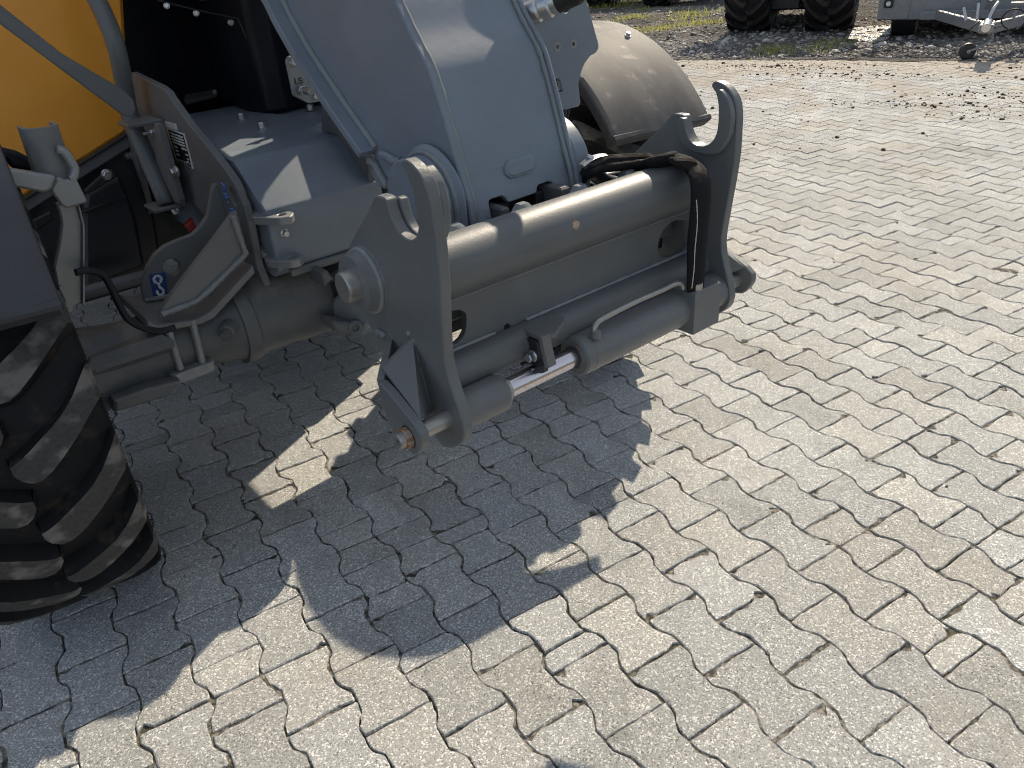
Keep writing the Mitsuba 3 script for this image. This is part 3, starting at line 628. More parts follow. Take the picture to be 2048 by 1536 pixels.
# pen marks 1 0 8 and a loop
pen = [[(0.7335,2.234,0.9344),(0.7335,2.217,0.9288)], [(0.7335,2.208,0.9289),(0.7335,2.231,0.9189),(0.7335,2.231,0.911),(0.7335,2.214,0.9182),(0.7335,2.208,0.9289)], [(0.7335,2.239,0.9039),(0.7335,2.213,0.9057),(0.7335,2.235,0.8948),(0.7335,2.214,0.8928),(0.7335,2.219,0.9018),(0.7335,2.246,0.8857)], [(0.7335,2.221,0.8816),(0.7335,2.215,0.8798)],
       [(0.7335,2.19,0.866),(0.7335,2.211,0.8634),(0.7335,2.225,0.8536),(0.7335,2.21,0.8552),(0.7335,2.197,0.8633),(0.7335,2.187,0.8566),(0.7335,2.202,0.848),(0.7335,2.217,0.8494),(0.7335,2.233,0.842)]]
obj('pen_mark', cat(*[tube(p, .0022, 5, 4) for p in pen]), 'pen_blue', sp, True, 'blue handwritten figures on the frame plate')
obj('flame_cut_edge', cat(bead(front[3:9], .0035, 6, .5, .01)), 'edge_steel', sp, 40)
# two towing lugs on its front edge
for zz, pts, k in ((.863, [(0.7832,2.189),(0.7948,2.136),(0.8208,2.084),(0.8351,2.041),(0.8285,2.007),(0.8151,1.989),(0.7925,2.002),(0.7655,2.037),(0.7408,2.079)], 0), (.737, [(0.7562,2.107),(0.7889,2.113),(0.82,2.092),(0.8375,2.054),(0.8316,2.016),(0.8145,1.996),(0.7927,2.003),(0.7674,2.034),(0.748,2.067)], 1)):
    hc = [(0.8075,2.029)][0] if k == 0 else [(0.8094,2.033)][0]
    poly = sg.Polygon(pts).union(sg.Point(hc).buffer(.031)).convex_hull
    lg = obj('towing_lug', prism(rounded(list(poly.exterior.coords), .01), zz-.022, zz, 'Z', .002, holes=[sg.Point(hc).buffer(.0125, quad_segs=8)]), 'zinc_paint', L, 30)
    w0 = [(0.7919,2.203,0.863),(0.8543,2.283,0.863),(0.8596,2.247,0.863),(0.821,2.139,0.863)] if k == 0 else [(0.7621,2.121,0.737),(0.7967,2.153,0.737),(0.8294,2.145,0.737),(0.818,2.099,0.737)]
    obj('weld_bead', bead(w0, .010, 8, .6, .008), 'weld_bare', lg, 50); obj('weld_bead', bead(np.array(w0)+[.006, .012, .012], .009, 8, .6, .008), 'weld_bare', lg, 50)

fr = [(2.25, .70), (2.8, .70), (2.8, 1.75), (2.1, 1.75), (2.1, 1.43), (2.30, 1.415), (2.351, 1.407), (2.366, 1.396), (2.371, 1.36), (2.368, 1.32), (2.36, 1.2), (2.33, 1.0)]
W2 = sg.Polygon([(2.627, 1.485), (2.50, 1.50), (2.47, 1.355), (2.555, 1.322), (2.668, 1.398)])
obj('side_plate', prism(fr, 1.33, 1.352, 'X', .003, holes=[W2]), 'grey_paint', L, 25, 'upright frame plate behind the boom')

# ---- frame cover behind the boom
CV = [(2.05, .70), (2.05, .877), (2.195, .996), (2.9, 1.010), (3.1, 1.0), (3.1, .67), (2.1, .67)]
fc = obj('frame_cover', prism(rounded(CV, .012), .77, 1.14, 'X', .004), 'boom_paint', L, 25, 'folded grey sheet cover over the front of the frame')
for p in [(1.025,2.74,0.998),(1.006,2.531,0.998)]+[(1.252,2.673,1.004)]:
    obj('bolt', bolt([p[0], p[1], 0.9965+(p[1]-2.195)*.0198], [0, 0, 1], .024, .016), 'zinc', fc, 25)
p = [(0.8112,2.05,0.8042)][0]
obj('bolt', bolt([p[0], 2.0485, p[2]], [0, -1, 0], .017, .011), 'zinc', fc, 25)
obj('top_panel', box(1.14, 1.34, 2.42, 3.1, .97, 1.0, .003), 'boom_paint', fc, 25)
obj('lower_flange', box(.80, 1.13, 2.035, 2.05, .678, .70, .003), 'grey_paint', fc, 25)

# ---- black engine cover on the frame
ec = [(1.19,4.272),(1.283,3.949),(1.219,3.488),(1.145,3.224),(1.128,3.182),(1.086,2.855),(1.114,2.732),(1.181,2.713),(1.259,2.739),(1.356,2.744)]
x1 = ec[-1][0]
ecp = ec+[(1.6, ec[-1][1]+.1), (1.6, 4.2), (ec[0][0]-.9, 4.2), (ec[0][0]-.9, ec[0][1]+.42)]
k = obj('engine_cover', prism(rounded(ecp, .03, 5), 1.008, 1.62, 'Z', .012), 'black_gloss', L, 40, 'black moulded cover beside the boom')
obj('rear_bulkhead', box(.55, 1.6, 3.35, 3.42, .8, 1.9, .01), 'black_gloss', L, 25)
sk = [(0.8251,2.66,1.393),(0.9339,2.66,1.356),(1.044,2.66,1.323),(1.058,2.66,1.312),(1.072,2.66,1.259)]
obj('seam', tube(sk, .0035, 6, 3), 'black_plastic', k, True)
for p in [(0.8472,2.66,1.376),(0.9298,2.66,1.347),(1.032,2.66,1.31)]:
    obj('bolt', bolt(p, [-.3, -1, .1], .013, .008), 'zinc', k, 25)
br_ = [(0.9927,3.21),(1.045,3.348),(1.115,3.398),(1.184,3.407),(1.163,3.3),(1.13,3.226),(0.9843,3.164)]
obj('hold_down_strip', prism(br_, 1.021, 1.035, 'Z', .003), 'grey_paint', L, 25)
p = [(1.13,3.239,1.035)][0]; obj('bolt', bolt(p, [0, 0, 1], .018, .011), 'zinc', L, 25)

# grey sensor plate behind the boom flange
sb = obj('bulkhead_plate', prism([(1.104,1.209),(1.114,1.211),(1.135,1.2),(1.203,1.072),(1.187,1.062),(1.145,1.063),(1.097,1.095),(1.096,1.199)], 2.45, 2.458, 'Y', .002, r=.006), 'zinc_paint', L, 25, 'small dull grey plate marked LS')
for q_ in ([(1.118,2.448,1.19)][0], [(1.169,2.448,1.082)][0]): obj('bolt', bolt(q_, [0, -1, 0], .016, .009), 'zinc', sb, 25)
q_ = np.array([(1.127,2.448,1.108)][0]); obj('port', cat(cyl(q_, q_+[.01, -.05, -.004], .012, 14), cyl(q_, q_+[.0, -.018, 0], .016, 6)), 'zinc', sb, 25)
tm = meshkit.text_mesh('LS', .018, .0008, bold=True); v0 = np.array([(1.11,2.449,1.126)][0])
obj('lettering', M(v0+np.c_[tm.vertices[:, 0], -tm.vertices[:, 2], tm.vertices[:, 1]], tm.faces), 'sticker_black', sb, False)

# ---- yellow hood, its trim and the dark panels under it
hd = [(-0.003916,0.7445),(0.3123,0.8537),(0.6895,0.9947),(0.7147,1.012),(0.8231,1.452)]
hood = hd+[(hd[-1][0], 1.9), (-.55, 1.9), (-.55, hd[0][1])]
obj('engine_hood', prism(hood, 2.95, 4.6, 'Y', .012, r=.01), 'yellow_paint', L, 30, 'yellow painted engine hood')
tr = [(-0.006204,0.7064),(0.3112,0.8557),(0.6985,1.001),(0.6943,0.9548),(0.3068,0.8137),(-0.0205,0.6691)]
obj('hood_trim', prism(tr, 2.93, 2.96, 'Y', .003), 'grey_paint', L, 25)
obj('seal', prism([(-0.003342,0.7177),(0.3096,0.8589),(0.6949,1.003),(0.6936,0.9935),(0.3091,0.8491),(-0.007872,0.7059)], 2.918, 2.94, 'Y', .002), 'black_rubber', L, 25)
dk = [(-0.01492,0.6761),(0.3143,0.8195),(0.7048,0.9608),(0.7191,0.7912),(0.6755,0.4589),(0.3739,0.4583),(-0.09801,0.4592)]
obj('lower_panel', prism(dk, 2.97, 3.3, 'Y', .01), 'black_plastic', L, 25)
bx = [(0.4977,0.8429),(0.6174,0.8789),(0.6242,0.8051),(0.6265,0.7303),(0.6057,0.5587),(0.3924,0.5347),(0.4719,0.7855)]
obj('access_panel', prism(bx, 2.88, 2.97, 'Y', .012, r=.012), 'black_plastic', L, 30, 'dark moulded panel below the hood')
obj('panel_rim', prism([(0.4618,0.7983),(0.6156,0.8142),(0.6088,0.8081),(0.4609,0.7884)], 2.86, 2.885, 'Y', .005), 'black_plastic', L, 30)
st_ = [(0.492,0.862),(0.569,0.9042),(0.5946,0.9095),(0.6102,0.8902),(0.6001,0.8813),(0.4936,0.8456)]
s_ = obj('strap', prism(st_, 2.855, 2.875, 'Y', .004, r=.008), 'black_rubber', L, 30)
p = [(0.5735,2.854,0.8972)][0]; obj('bolt', bolt(p, [0, -1, 0], .024, .012), 'zinc', s_, 25)
st_ = [(0.3173,0.8057),(0.3756,0.8206),(0.3761,0.7955),(0.3184,0.7706)]
obj('strap', prism(st_, 2.855, 2.875, 'Y', .004), 'black_rubber', L, 30)
obj('cross_tube', cyl([(0.2971,2.75,0.5704)][0], [(0.5823,2.75,0.565)][0], .022, 20), 'grey_paint', L, 30)
obj('chassis', cat(box(.86, 1.42, 2.60, 3.4, .50, .90, .02)), 'axle_paint', L, 25)
obj('rear_frame', box(.60, 1.45, 3.4, 6.2, .45, 1.0, .02), 'axle_paint', L, 25)
obj('gearbox_guard', box(1.0, 1.42, 2.60, 3.4, .20, .50, .03), 'axle_paint', L, 25)
obj('red_cap', cat(cyl([(0.7537,2.75,0.6758)][0], [(0.789,2.75,0.6987)][0], .03, 20)), 'red_plastic', L, 30)

# ---- handrail stanchion in its clamp
hr = [(0.672,2.863,1.489),(0.672,2.74,1.421),(0.672,2.682,1.357),(0.672,2.661,1.295),(0.672,2.675,1.232),(0.672,2.71,1.158),(0.672,2.737,1.073)]
lo = [(0.672,2.746,1.065),(0.672,2.682,0.9322),(0.672,2.625,0.8153)]
k = obj('handrail', tube(hr+lo[1:], .026, 18, 5), 'grey_paint', L, True, 'bent grey tube stanchion')
fb = [(0.3013,1.529),(0.3938,1.421),(0.4948,1.295),(0.6246,1.178),(0.6433,1.148),(0.6406,1.12),(0.6267,1.103),(0.6028,1.112),(0.3784,1.378),(0.2854,1.487)]
obj('flat_bar', prism(fb, 2.53, 2.548, 'Y', .003), 'grey_paint', L, 25, 'flat grey bar sloping up to the left')
cl = numbered(L+'__stanchion_clamp')
for nm, pts in (('strip', [(2.922,1.07),(2.863,1.073),(2.944,0.7252),(2.964,0.7106),(2.941,0.7965),(2.955,0.9039),(2.928,1.044)]), ('strip', [(2.566,1.071),(2.528,1.072),(2.532,0.8397),(2.544,0.825),(2.592,0.8226),(2.673,0.9355)])):
    obj(nm, prism(pts, .688, .708, 'X', .003), 'grey_paint', cl, 25)
for pts, z_ in (([(0.672,2.847,1.046),(0.672,2.447,1.092)], 0), ([(0.672,2.855,0.7637),(0.672,2.445,0.8498)], 1)):
    p, q = np.array(pts[0]), np.array(pts[1]); mid = (p+q)/2; d = q-p; d[0] = 0; d[2] = 0
    L2 = abs(p[1]-q[1])/2
    obj('end_plate', box(.622, .724, mid[1]-.055, mid[1]+.055, mid[2]-.006, mid[2]+.006, .003), 'grey_paint', cl, 25)
for p, s_, stud in (([(0.688,2.963,0.9229)][0], .03, 0), ([(0.698,2.603,1.041)][0], .024, .02), ([(0.698,2.509,0.9323)][0], .03, 0), ([(0.693,2.602,0.793)][0], .022, 0)):
    obj('bolt', bolt(p, [-1, -.1, 0], s_*.8, .016, True, stud), 'zinc', cl, 25)

# ---- mudguard carrier arm at the left
fa = numbered(L+'__mudguard_arm')
arm = [(0.2759,1.034),(0.277,1.009),(0.2724,0.9842),(0.2539,0.945),(0.2261,0.8954),(0.2175,0.8463),(0.2201,0.8152),(0.2118,0.7854),(0.2311,0.7787),(0.2383,0.7956),(0.255,0.7958),(0.3147,0.9784),(0.3156,0.9959),(0.3171,1.02)]
obj('post', prism(arm, 1.98, 2.005, 'Y', .004, r=.006), 'zinc_paint', fa, 25)
obj('post_flange', prism([(0.3193,1.019),(0.3155,0.9772),(0.256,0.794),(0.2536,0.7948),(0.3114,0.9747),(0.3158,1.018)], 1.965, 1.985, 'Y', .003), 'zinc_paint', fa, 25)
cup = [(0.2734,1.069),(0.2958,1.092),(0.3084,1.082),(0.3296,1.08),(0.3366,1.025),(0.289,1.023),(0.2816,1.034),(0.2769,1.052)]
obj('cup', prism(cup, 1.955, 1.98, 'Y', .004, r=.006), 'zinc_paint', fa, 25)
arm2 = [(0.1998,1.132),(0.2228,1.125),(0.2665,1.106),(0.2929,1.095),(0.2718,1.07),(0.256,1.068),(0.2068,1.092),(0.2038,1.104)]
obj('arm', prism(arm2, 1.945, 1.975, 'Y', .005, r=.005), 'zinc_paint', fa, 25)
c0 = [(0.2833,2.02,1.187),(0.3217,2.02,1.185),(0.3281,2.02,1.069),(0.2778,2.02,1.092)]
cc = [(0.2783,2,1.179),(0.285,2,1.186),(0.298,2,1.189),(0.3171,2,1.188)]
def channel(p0, p1, w, dpt, th, n=10):
    p0, p1 = np.array(p0), np.array(p1); t = (p1-p0)/np.linalg.norm(p1-p0); u = np.cross([0, 1, 0], t); u /= np.linalg.norm(u); nn = np.cross(t, u)
    a = np.linspace(0, np.pi, n); sec = [(-w, dpt)]+[(-w*math.cos(x), -dpt*.55*math.sin(x)) for x in a]+[(w, dpt)]
    sec = sec+[(x*(1-th/w), y+th*(.9 if k not in (0, len(sec)-1) else 0)) for k, (x, y) in reversed(list(enumerate(sec)))]
    s = 1 if nn[1] > 0 else -1
    return frame_prism(sec, p0, u, nn*s, np.linalg.norm(p1-p0), .001) if np.cross(u, nn*s)@t > 0 else frame_prism([(-x, y) for x, y in sec][::-1], p0, -u, nn*s, np.linalg.norm(p1-p0), .001)
ch = [(0.2983,2,1.069),(0.3026,2,1.194)]
obj('channel', channel(ch[0], ch[1], .036, .05, .008), 'grey_paint', fa, 40, 'upright trough-shaped sleeve')
lipp = [(0.3138,1.965,1.147),(0.3265,1.965,1.139),(0.3333,1.965,1.113),(0.3346,1.965,1.098),(0.3254,1.965,1.082),(0.3169,1.965,1.081)]
obj('cup_rim', tube(lipp, .010, 8, 4), 'zinc_paint', fa, True)
obj('back_plate', prism([(0.3257,1.136),(0.3373,1.128),(0.3463,1.098),(0.3398,1.068),(0.3167,1.067),(0.3174,1.097)], 2.03, 2.04, 'Y', .003), 'black_gloss', fa, 25)
blk = [(0.2103,1.156),(0.2261,1.151),(0.2557,1.136),(0.2768,1.116),(0.2771,1.085),(0.2335,1.103),(0.2283,1.123),(0.2031,1.136)]
obj('bracket', prism(blk, 2.1, 2.13, 'Y', .008, r=.006), 'black_gloss', fa, 30)
# brake hose
hs_ = [(0.2585,1.94,0.8839),(0.2875,1.94,0.88),(0.3117,1.94,0.8626),(0.3197,1.94,0.8273),(0.3232,1.94,0.7874),(0.3314,1.94,0.7423),(0.357,1.94,0.7089),(0.3931,1.94,0.6861),(0.4298,1.94,0.6825)]
obj('brake_hose', tube(hs_, .0085, 12, 6), 'black_gloss', L, True, 'shiny black hose looping down to the axle')

# ---- boom head
bm = numbered(L+'__boom')
WF = [(2.6, 2.25), (1.95, 1.98), (1.62, 1.70), (1.46, 1.475), (1.399, 1.388), (1.362, 1.333), (1.313, 1.273), (1.295, 1.232), (1.279, 1.188), (1.243, 1.075), (1.226, 1.03), (1.218, .975), (1.205, .90), (1.21, .85)]
WB = [(1.26, .825), (1.32, .82), (1.42, .86), (1.50, .94), (1.517, 1.005), (1.575, 1.0), (1.60, 1.028), (1.565, 1.088), (1.661, 1.166), (1.789, 1.272), (1.859, 1.35), (1.885, 1.389), (1.93, 1.425), (2.3, 1.42), (2.8, 1.52)]
for nm, x0, x1 in (('side_plate', .868, .884), ('side_plate', 1.150, 1.162)):
    obj(nm, prism(rounded(WF+WB, .006), x0, x1, 'X', .003), 'boom_paint', bm, 25, 'left cheek plate of the boom head' if x0 < 1 else None)
def inset(prof, d):
    p = np.array(prof); t = np.gradient(p, axis=0); t /= np.linalg.norm(t, axis=1, keepdims=True); n = np.c_[-t[:, 1], t[:, 0]]
    return p+n*d
up_ = inset(WF[:10], -.012 if inset([(0, 1), (0, 0)], 1)[0][0] < 0 else .012)
up_ = np.array([(y+.006, z-.003) for y, z in WF[:10]])
dn_ = up_+np.array([.010, -.006])
sec = [tuple(p) for p in up_]+[tuple(p) for p in dn_[::-1]]
def smooth_prof(p, n=5):
    return smooth_path(np.c_[np.zeros(len(p)), np.array(p)], n)[:, 1:]
u2 = smooth_prof(up_, 6); d2 = u2+np.array([.012, -.004])
m = prism([tuple(p) for p in u2]+[tuple(p) for p in d2[::-1]], .884, 1.152, 'X', 0)
obj('front_plate', m, 'boom_paint', bm, 40, 'bent top plate of the boom head catching a patch of sun')
# nose of the front plate, with two cut-outs at its lower edge
y0, z0, y1, z1 = 1.2495, 1.0705, 1.2185, .9615
nose = [(.884,-.012),(1.152,-.012),(1.152,.30),(1.102,.30),(1.101,.0594),(1.096,.0545),(1.088,.0531),(1.062,.0544),(1.056,.0585),(1.053,.066),(1.047,.0689),(.9763,.0706),(.9711,.0663),(.9692,.0597),(.9606,.0541),(.9362,.0539),(.9282,.055),(.9248,.060),(.9131,.30),(.884,.30)]
nd = np.array([0, y1-y0, z1-z0]); nd /= np.linalg.norm(nd)
top_s = -.012
npoly = sg.Polygon(nose).buffer(0)
m = frame_prism(npoly if npoly.geom_type == 'Polygon' else max(npoly.geoms, key=lambda g: g.area), [0, y0, z0], [1, 0, 0], nd, .012, .0015, n_off=-.012 if np.cross([1, 0, 0], nd)[1] < 0 else 0)
obj('nose_plate', m, 'boom_paint', bm, 25)
em = [(0.9864,-0.002595),(0.9967,-0.006378),(1.051,-0.006051),(1.061,0.0001477),(1.058,0.01668),(1.049,0.02105),(0.994,0.02305),(0.9826,0.01352)]
emp = sg.Polygon(em).buffer(0)
embl_p0 = [0, y0, z0]
obj('cover_pad', frame_prism(rounded(em, .006), embl_p0, [1, 0, 0], nd, .008, .002, n_off=0 if np.cross([1, 0, 0], nd)[1] < 0 else -.008), 'boom_paint', bm, 30, 'raised oblong pad welded on the boom head')
ee = np.array(rounded(em, .006).exterior.coords); n_ = np.cross([1, 0, 0], nd); n_ = n_ if n_[1] < 0 else -n_
obj('weld_bead', bead([np.array(embl_p0)+[x, 0, 0]+nd*s+n_*.0015 for x, s in ee], .0048, 6, .4, .006), 'boom_paint', bm, 40)
# welds along the cheek plates
for x, o in ((.8845, 1), (1.150, 1)):
    pts = [(x, y+.004, z-.001) for y, z in WF[2:13]]
    obj('weld_bead', bead(smooth_path(pts, 3), .0055, 8, .22, .012), 'weld_paint', bm, 50)
obj('weld_edge', cat(tube([(1.160, y-.001, z+.001) for y, z in WF[2:13]], .0055, 8, 3)), 'boom_paint', bm, True)
# bottom flange strip with its overhang
WL = np.array([(2.3, 1.405), (1.905, 1.41), (1.885, 1.389), (1.862, 1.356), (1.789, 1.278), (1.661, 1.172), (1.553, 1.090)])
WLs = np.vstack([WL[:2], smooth_prof(WL[1:4], 5)[1:], WL[4:]])
off = np.array([.019, -.013])
sec = [tuple(p) for p in WLs]+[tuple(p+off) for p in WLs[::-1]]
obj('bottom_flange', prism(sec, .826, 1.21, 'X', .003), 'boom_paint', bm, 30, 'overhanging bottom flange of the boom')
obj('weld_bead', bead([(.865, y-.002, z+.004) for y, z in WLs], .0085, 8, .12, .02), 'weld_paint', bm, 50)
obj('notch_rim', cat(bead([(0.862,1.528,1.082),(0.862,1.498,1.082),(0.862,1.468,1.074),(0.862,1.445,1.08)], .010, 8, .1, .01)), 'boom_paint', bm, 50)
obj('stiffener', cat(tube([(0.862,1.588,1.06),(0.862,1.569,1.061),(0.862,1.545,1.035),(0.862,1.522,1.012)], .010, 8, 3)), 'weld_paint', bm, True)
# pivot eyes on both sides
cy, cz = 1.330, 1.022
for sx, xa, xb, xc in ((-1, .868, .848, .800), (1, 1.160, 1.212, 1.22)):
    a = np.linspace(-.25, np.pi+.1, 40)
    def outl(r_): return [(cy+r_*math.cos(t), cz+r_*math.sin(t)) for t in a]+[(cy-r_*.985, .95), (cy-r_*.93, .86), (cy+r_*.6, .84)]
    lo_, hi_ = min(xa, xb), max(xa, xb)
    obj('pivot_eye', prism(outl(.108), lo_, hi_, 'X', .010), 'boom_paint', bm, 40, 'round-topped pivot eye')
    if sx < 0:
        obj('pivot_boss', prism(outl(.090), xc, xb+.004, 'X', .004), 'boom_paint', bm, 40)
        obj('weld_bead', bead([(xb-.001, cy+.094*math.cos(t), cz+.094*math.sin(t)) for t in np.linspace(.2, np.pi, 26)]+[(xb-.001, cy-.092, .95), (xb-.001, cy-.088, .87)], .006, 8, .25, .008), 'weld_paint', bm, 50)
obj('inner_block', cat(box(.90, 1.14, 1.36, 1.5, .86, 1.25, .01), cyl([.89, 1.33, .985], [1.15, 1.33, .985], .05, 24), box(.95, .985, 1.245, 1.34, .90, 1.0, .004), box(1.06, 1.10, 1.245, 1.34, .90, 1.0, .004)), 'black_plastic', bm, 30)
obj('underside_bar', prism([(2.05, .882), (2.195, 1.0), (2.30, 1.004), (2.264, 1.09), (2.255, 1.117), (2.137, 1.040), (2.06, .985), (2.035, .93)], 1.10, 1.13, 'X', .002), 'axle_paint', bm, 25)
obj('tilt_link', cat(box(.93, .95, 1.20, 1.34, .93, 1.005, .004), cyl([.90, 1.25, .93], [1.14, 1.25, .93], .035, 24), box(1.085, 1.11, 1.19, 1.36, .95, 1.012, .004)), 'axle_paint', bm, 30)
obj('screw_hole', lathe([(-.001, .003), (.0006, .003)], np.array([1.03, 1.317, 1.2465])*0+np.array([(1.011,0.04871)][0][0:1]+(0, 0))*np.array([1, 0, 0])+np.array([0, 1.296+.010-.004, 1.228-.006+.003]), [0, -.92, .39], 12), 'sticker_black', bm, False)

# ---- coupling plate at the right of the boom
yv = 1.40
vp = [(1.183,1.474),(1.343,1.465),(1.377,1.342),(1.413,1.249),(1.415,1.241),(1.412,1.232),(1.403,1.226),(1.387,1.223),(1.37,1.21),(1.362,1.202),(1.353,1.186),(1.346,1.167),(1.347,1.149),(1.351,1.125),(1.349,1.119),(1.343,1.115),(1.283,1.116),(1.236,1.245),(1.208,1.323)]
H1 = sg.Point([(1.314,1.338)][0]).buffer(.0165, quad_segs=8)
H2 = sg.Polygon([(1.26,1.187),(1.281,1.187),(1.286,1.185),(1.294,1.157),(1.274,1.157),(1.27,1.159)]).buffer(0)
hs_ = [sg.Point(q).buffer(.0042) for q in [(1.282,1.255),(1.332,1.255),(1.233,1.27)]]
vk = obj('coupling_plate', prism(vp, yv, yv+.008, 'Y', .0015, holes=[H1, H2]+hs_, r=.004), 'boom_paint', L, 25, 'grey bent plate carrying hydraulic couplings')
obj('backing', prism([(1.253,1.405),(1.347,1.398),(1.354,1.308),(1.379,1.229),(1.317,1.141),(1.278,1.154)], 1.43, 1.437, 'Y', .001), 'black_plastic', vk, 25)
hk = [(1.282,1.408,1.18),(1.288,1.408,1.178),(1.29,1.408,1.163),(1.285,1.408,1.162),(1.279,1.408,1.165)]
obj('hook_tab', tube(hk, .0045, 8, 3, .5), 'zinc_paint', vk, True)
for q_ in [(1.282,1.4,1.255),(1.332,1.4,1.255)]:
    obj('chip', prism(sg.Point(q_[0], q_[2]).buffer(.0105).difference(sg.Point(q_[0], q_[2]).buffer(.0045)), 1.3993, 1.3999, 'Y', 0), 'zinc_paint', vk, False)
q0 = np.array([(1.205,1.36,1.343)][0]); dd = np.array([.42, -.80, .30]); dd /= np.linalg.norm(dd)
obj('quick_coupler', cat(lathe([(-.05, .026), (0, .026), (.006, .022), (.010, .027), (.028, .027), (.032, .023), (.05, .023)], q0-dd*.01, dd, 28)), 'zinc', vk, 30)
obj('plug', cat(lathe([(0, .0245), (.05, .0245), (.056, .021), (.09, .019), (.094, .014)], q0+dd*.036, dd, 28)), 'black_rubber', vk, 30)
cross = [(1.338,1.349),(1.342,1.349),(1.347,1.336),(1.344,1.336)]; bar = [(1.331,1.346),(1.351,1.347),(1.352,1.344),(1.332,1.343)]
obj('plus_mark', prism(sg.Polygon(cross).union(sg.Polygon(bar)), 1.3985, 1.3999, 'Y', 0), 'sticker_black', vk, False)
gear = [(1.271,1.5,1.345),(1.279,1.5,1.327)]
obj('hose_fitting', cat(*[cyl(np.array(gear[0])*(1-t)+np.array(gear[1])*t, np.array(gear[0])*(1-t)+np.array(gear[1])*t+[.05, .02, .01], .012, 8) for t in (0, .5, 1)]), 'zinc', vk, 25)

# ---- tool carrier
ca = numbered(L+'__tool_carrier')
PL_ = [(1.048,1.188),(1.056,1.185),(1.059,1.178),(1.053,1.171),(1.044,1.162),(1.038,1.148),(1.035,1.13),(1.034,1.105),(1.034,1.082),(1.045,1.063),(1.062,1.0535),(1.078,1.0525),(1.091,1.056),(1.103,1.064),(1.113,1.076),(1.12,1.093),(1.123,1.108),(1.131,1.113),(1.157,1.112),(1.168,1.105),(1.193,1.079),(1.251,1.03),(1.30,.985),(1.315,.95),(1.305,.90),(1.276,.842),(1.237,.80),(1.17,.74),(1.09,.665),(1.062,.65),(1.048,.646),(1.034,.65),(1.002,.67),(.979,.692),(.972,.717),(.975,.74),(.985,.77),(.997,.80),(1.006,.833),(1.0075,.86),(1.004,.89),(.997,.948),(.992,.985),(.986,1.043),(.987,1.09),(.988,1.125),(.993,1.148),(1.002,1.163),(1.014,1.175),(1.03,1.184)]
RG_ = [(1.036,1.171),(1.030,1.158),(1.0255,1.14),(1.0245,1.11),(1.026,1.09),(1.033,1.074),(1.045,1.0625),(1.06,1.0555),(1.078,1.0555),(1.091,1.06),(1.1,1.068),(1.109,1.083),(1.1125,1.1),(1.116,1.109),(1.132,1.109),(1.133,1.09),(1.127,1.064),(1.101,1.041),(1.033,1.040),(1.013,1.053),(.994,1.082),(.9905,1.122),(.998,1.15),(1.011,1.166),(1.025,1.176)]
def sharp(pts, n=3):
    p = np.array(pts, float)
    for _ in range(2):                      # cut the corners twice: smooth flame-cut curves
        q = np.roll(p, -1, 0); p = np.stack([p*.8+q*.2, p*.2+q*.8], 1).reshape(-1, 2)
    return sg.Polygon(p).buffer(0)
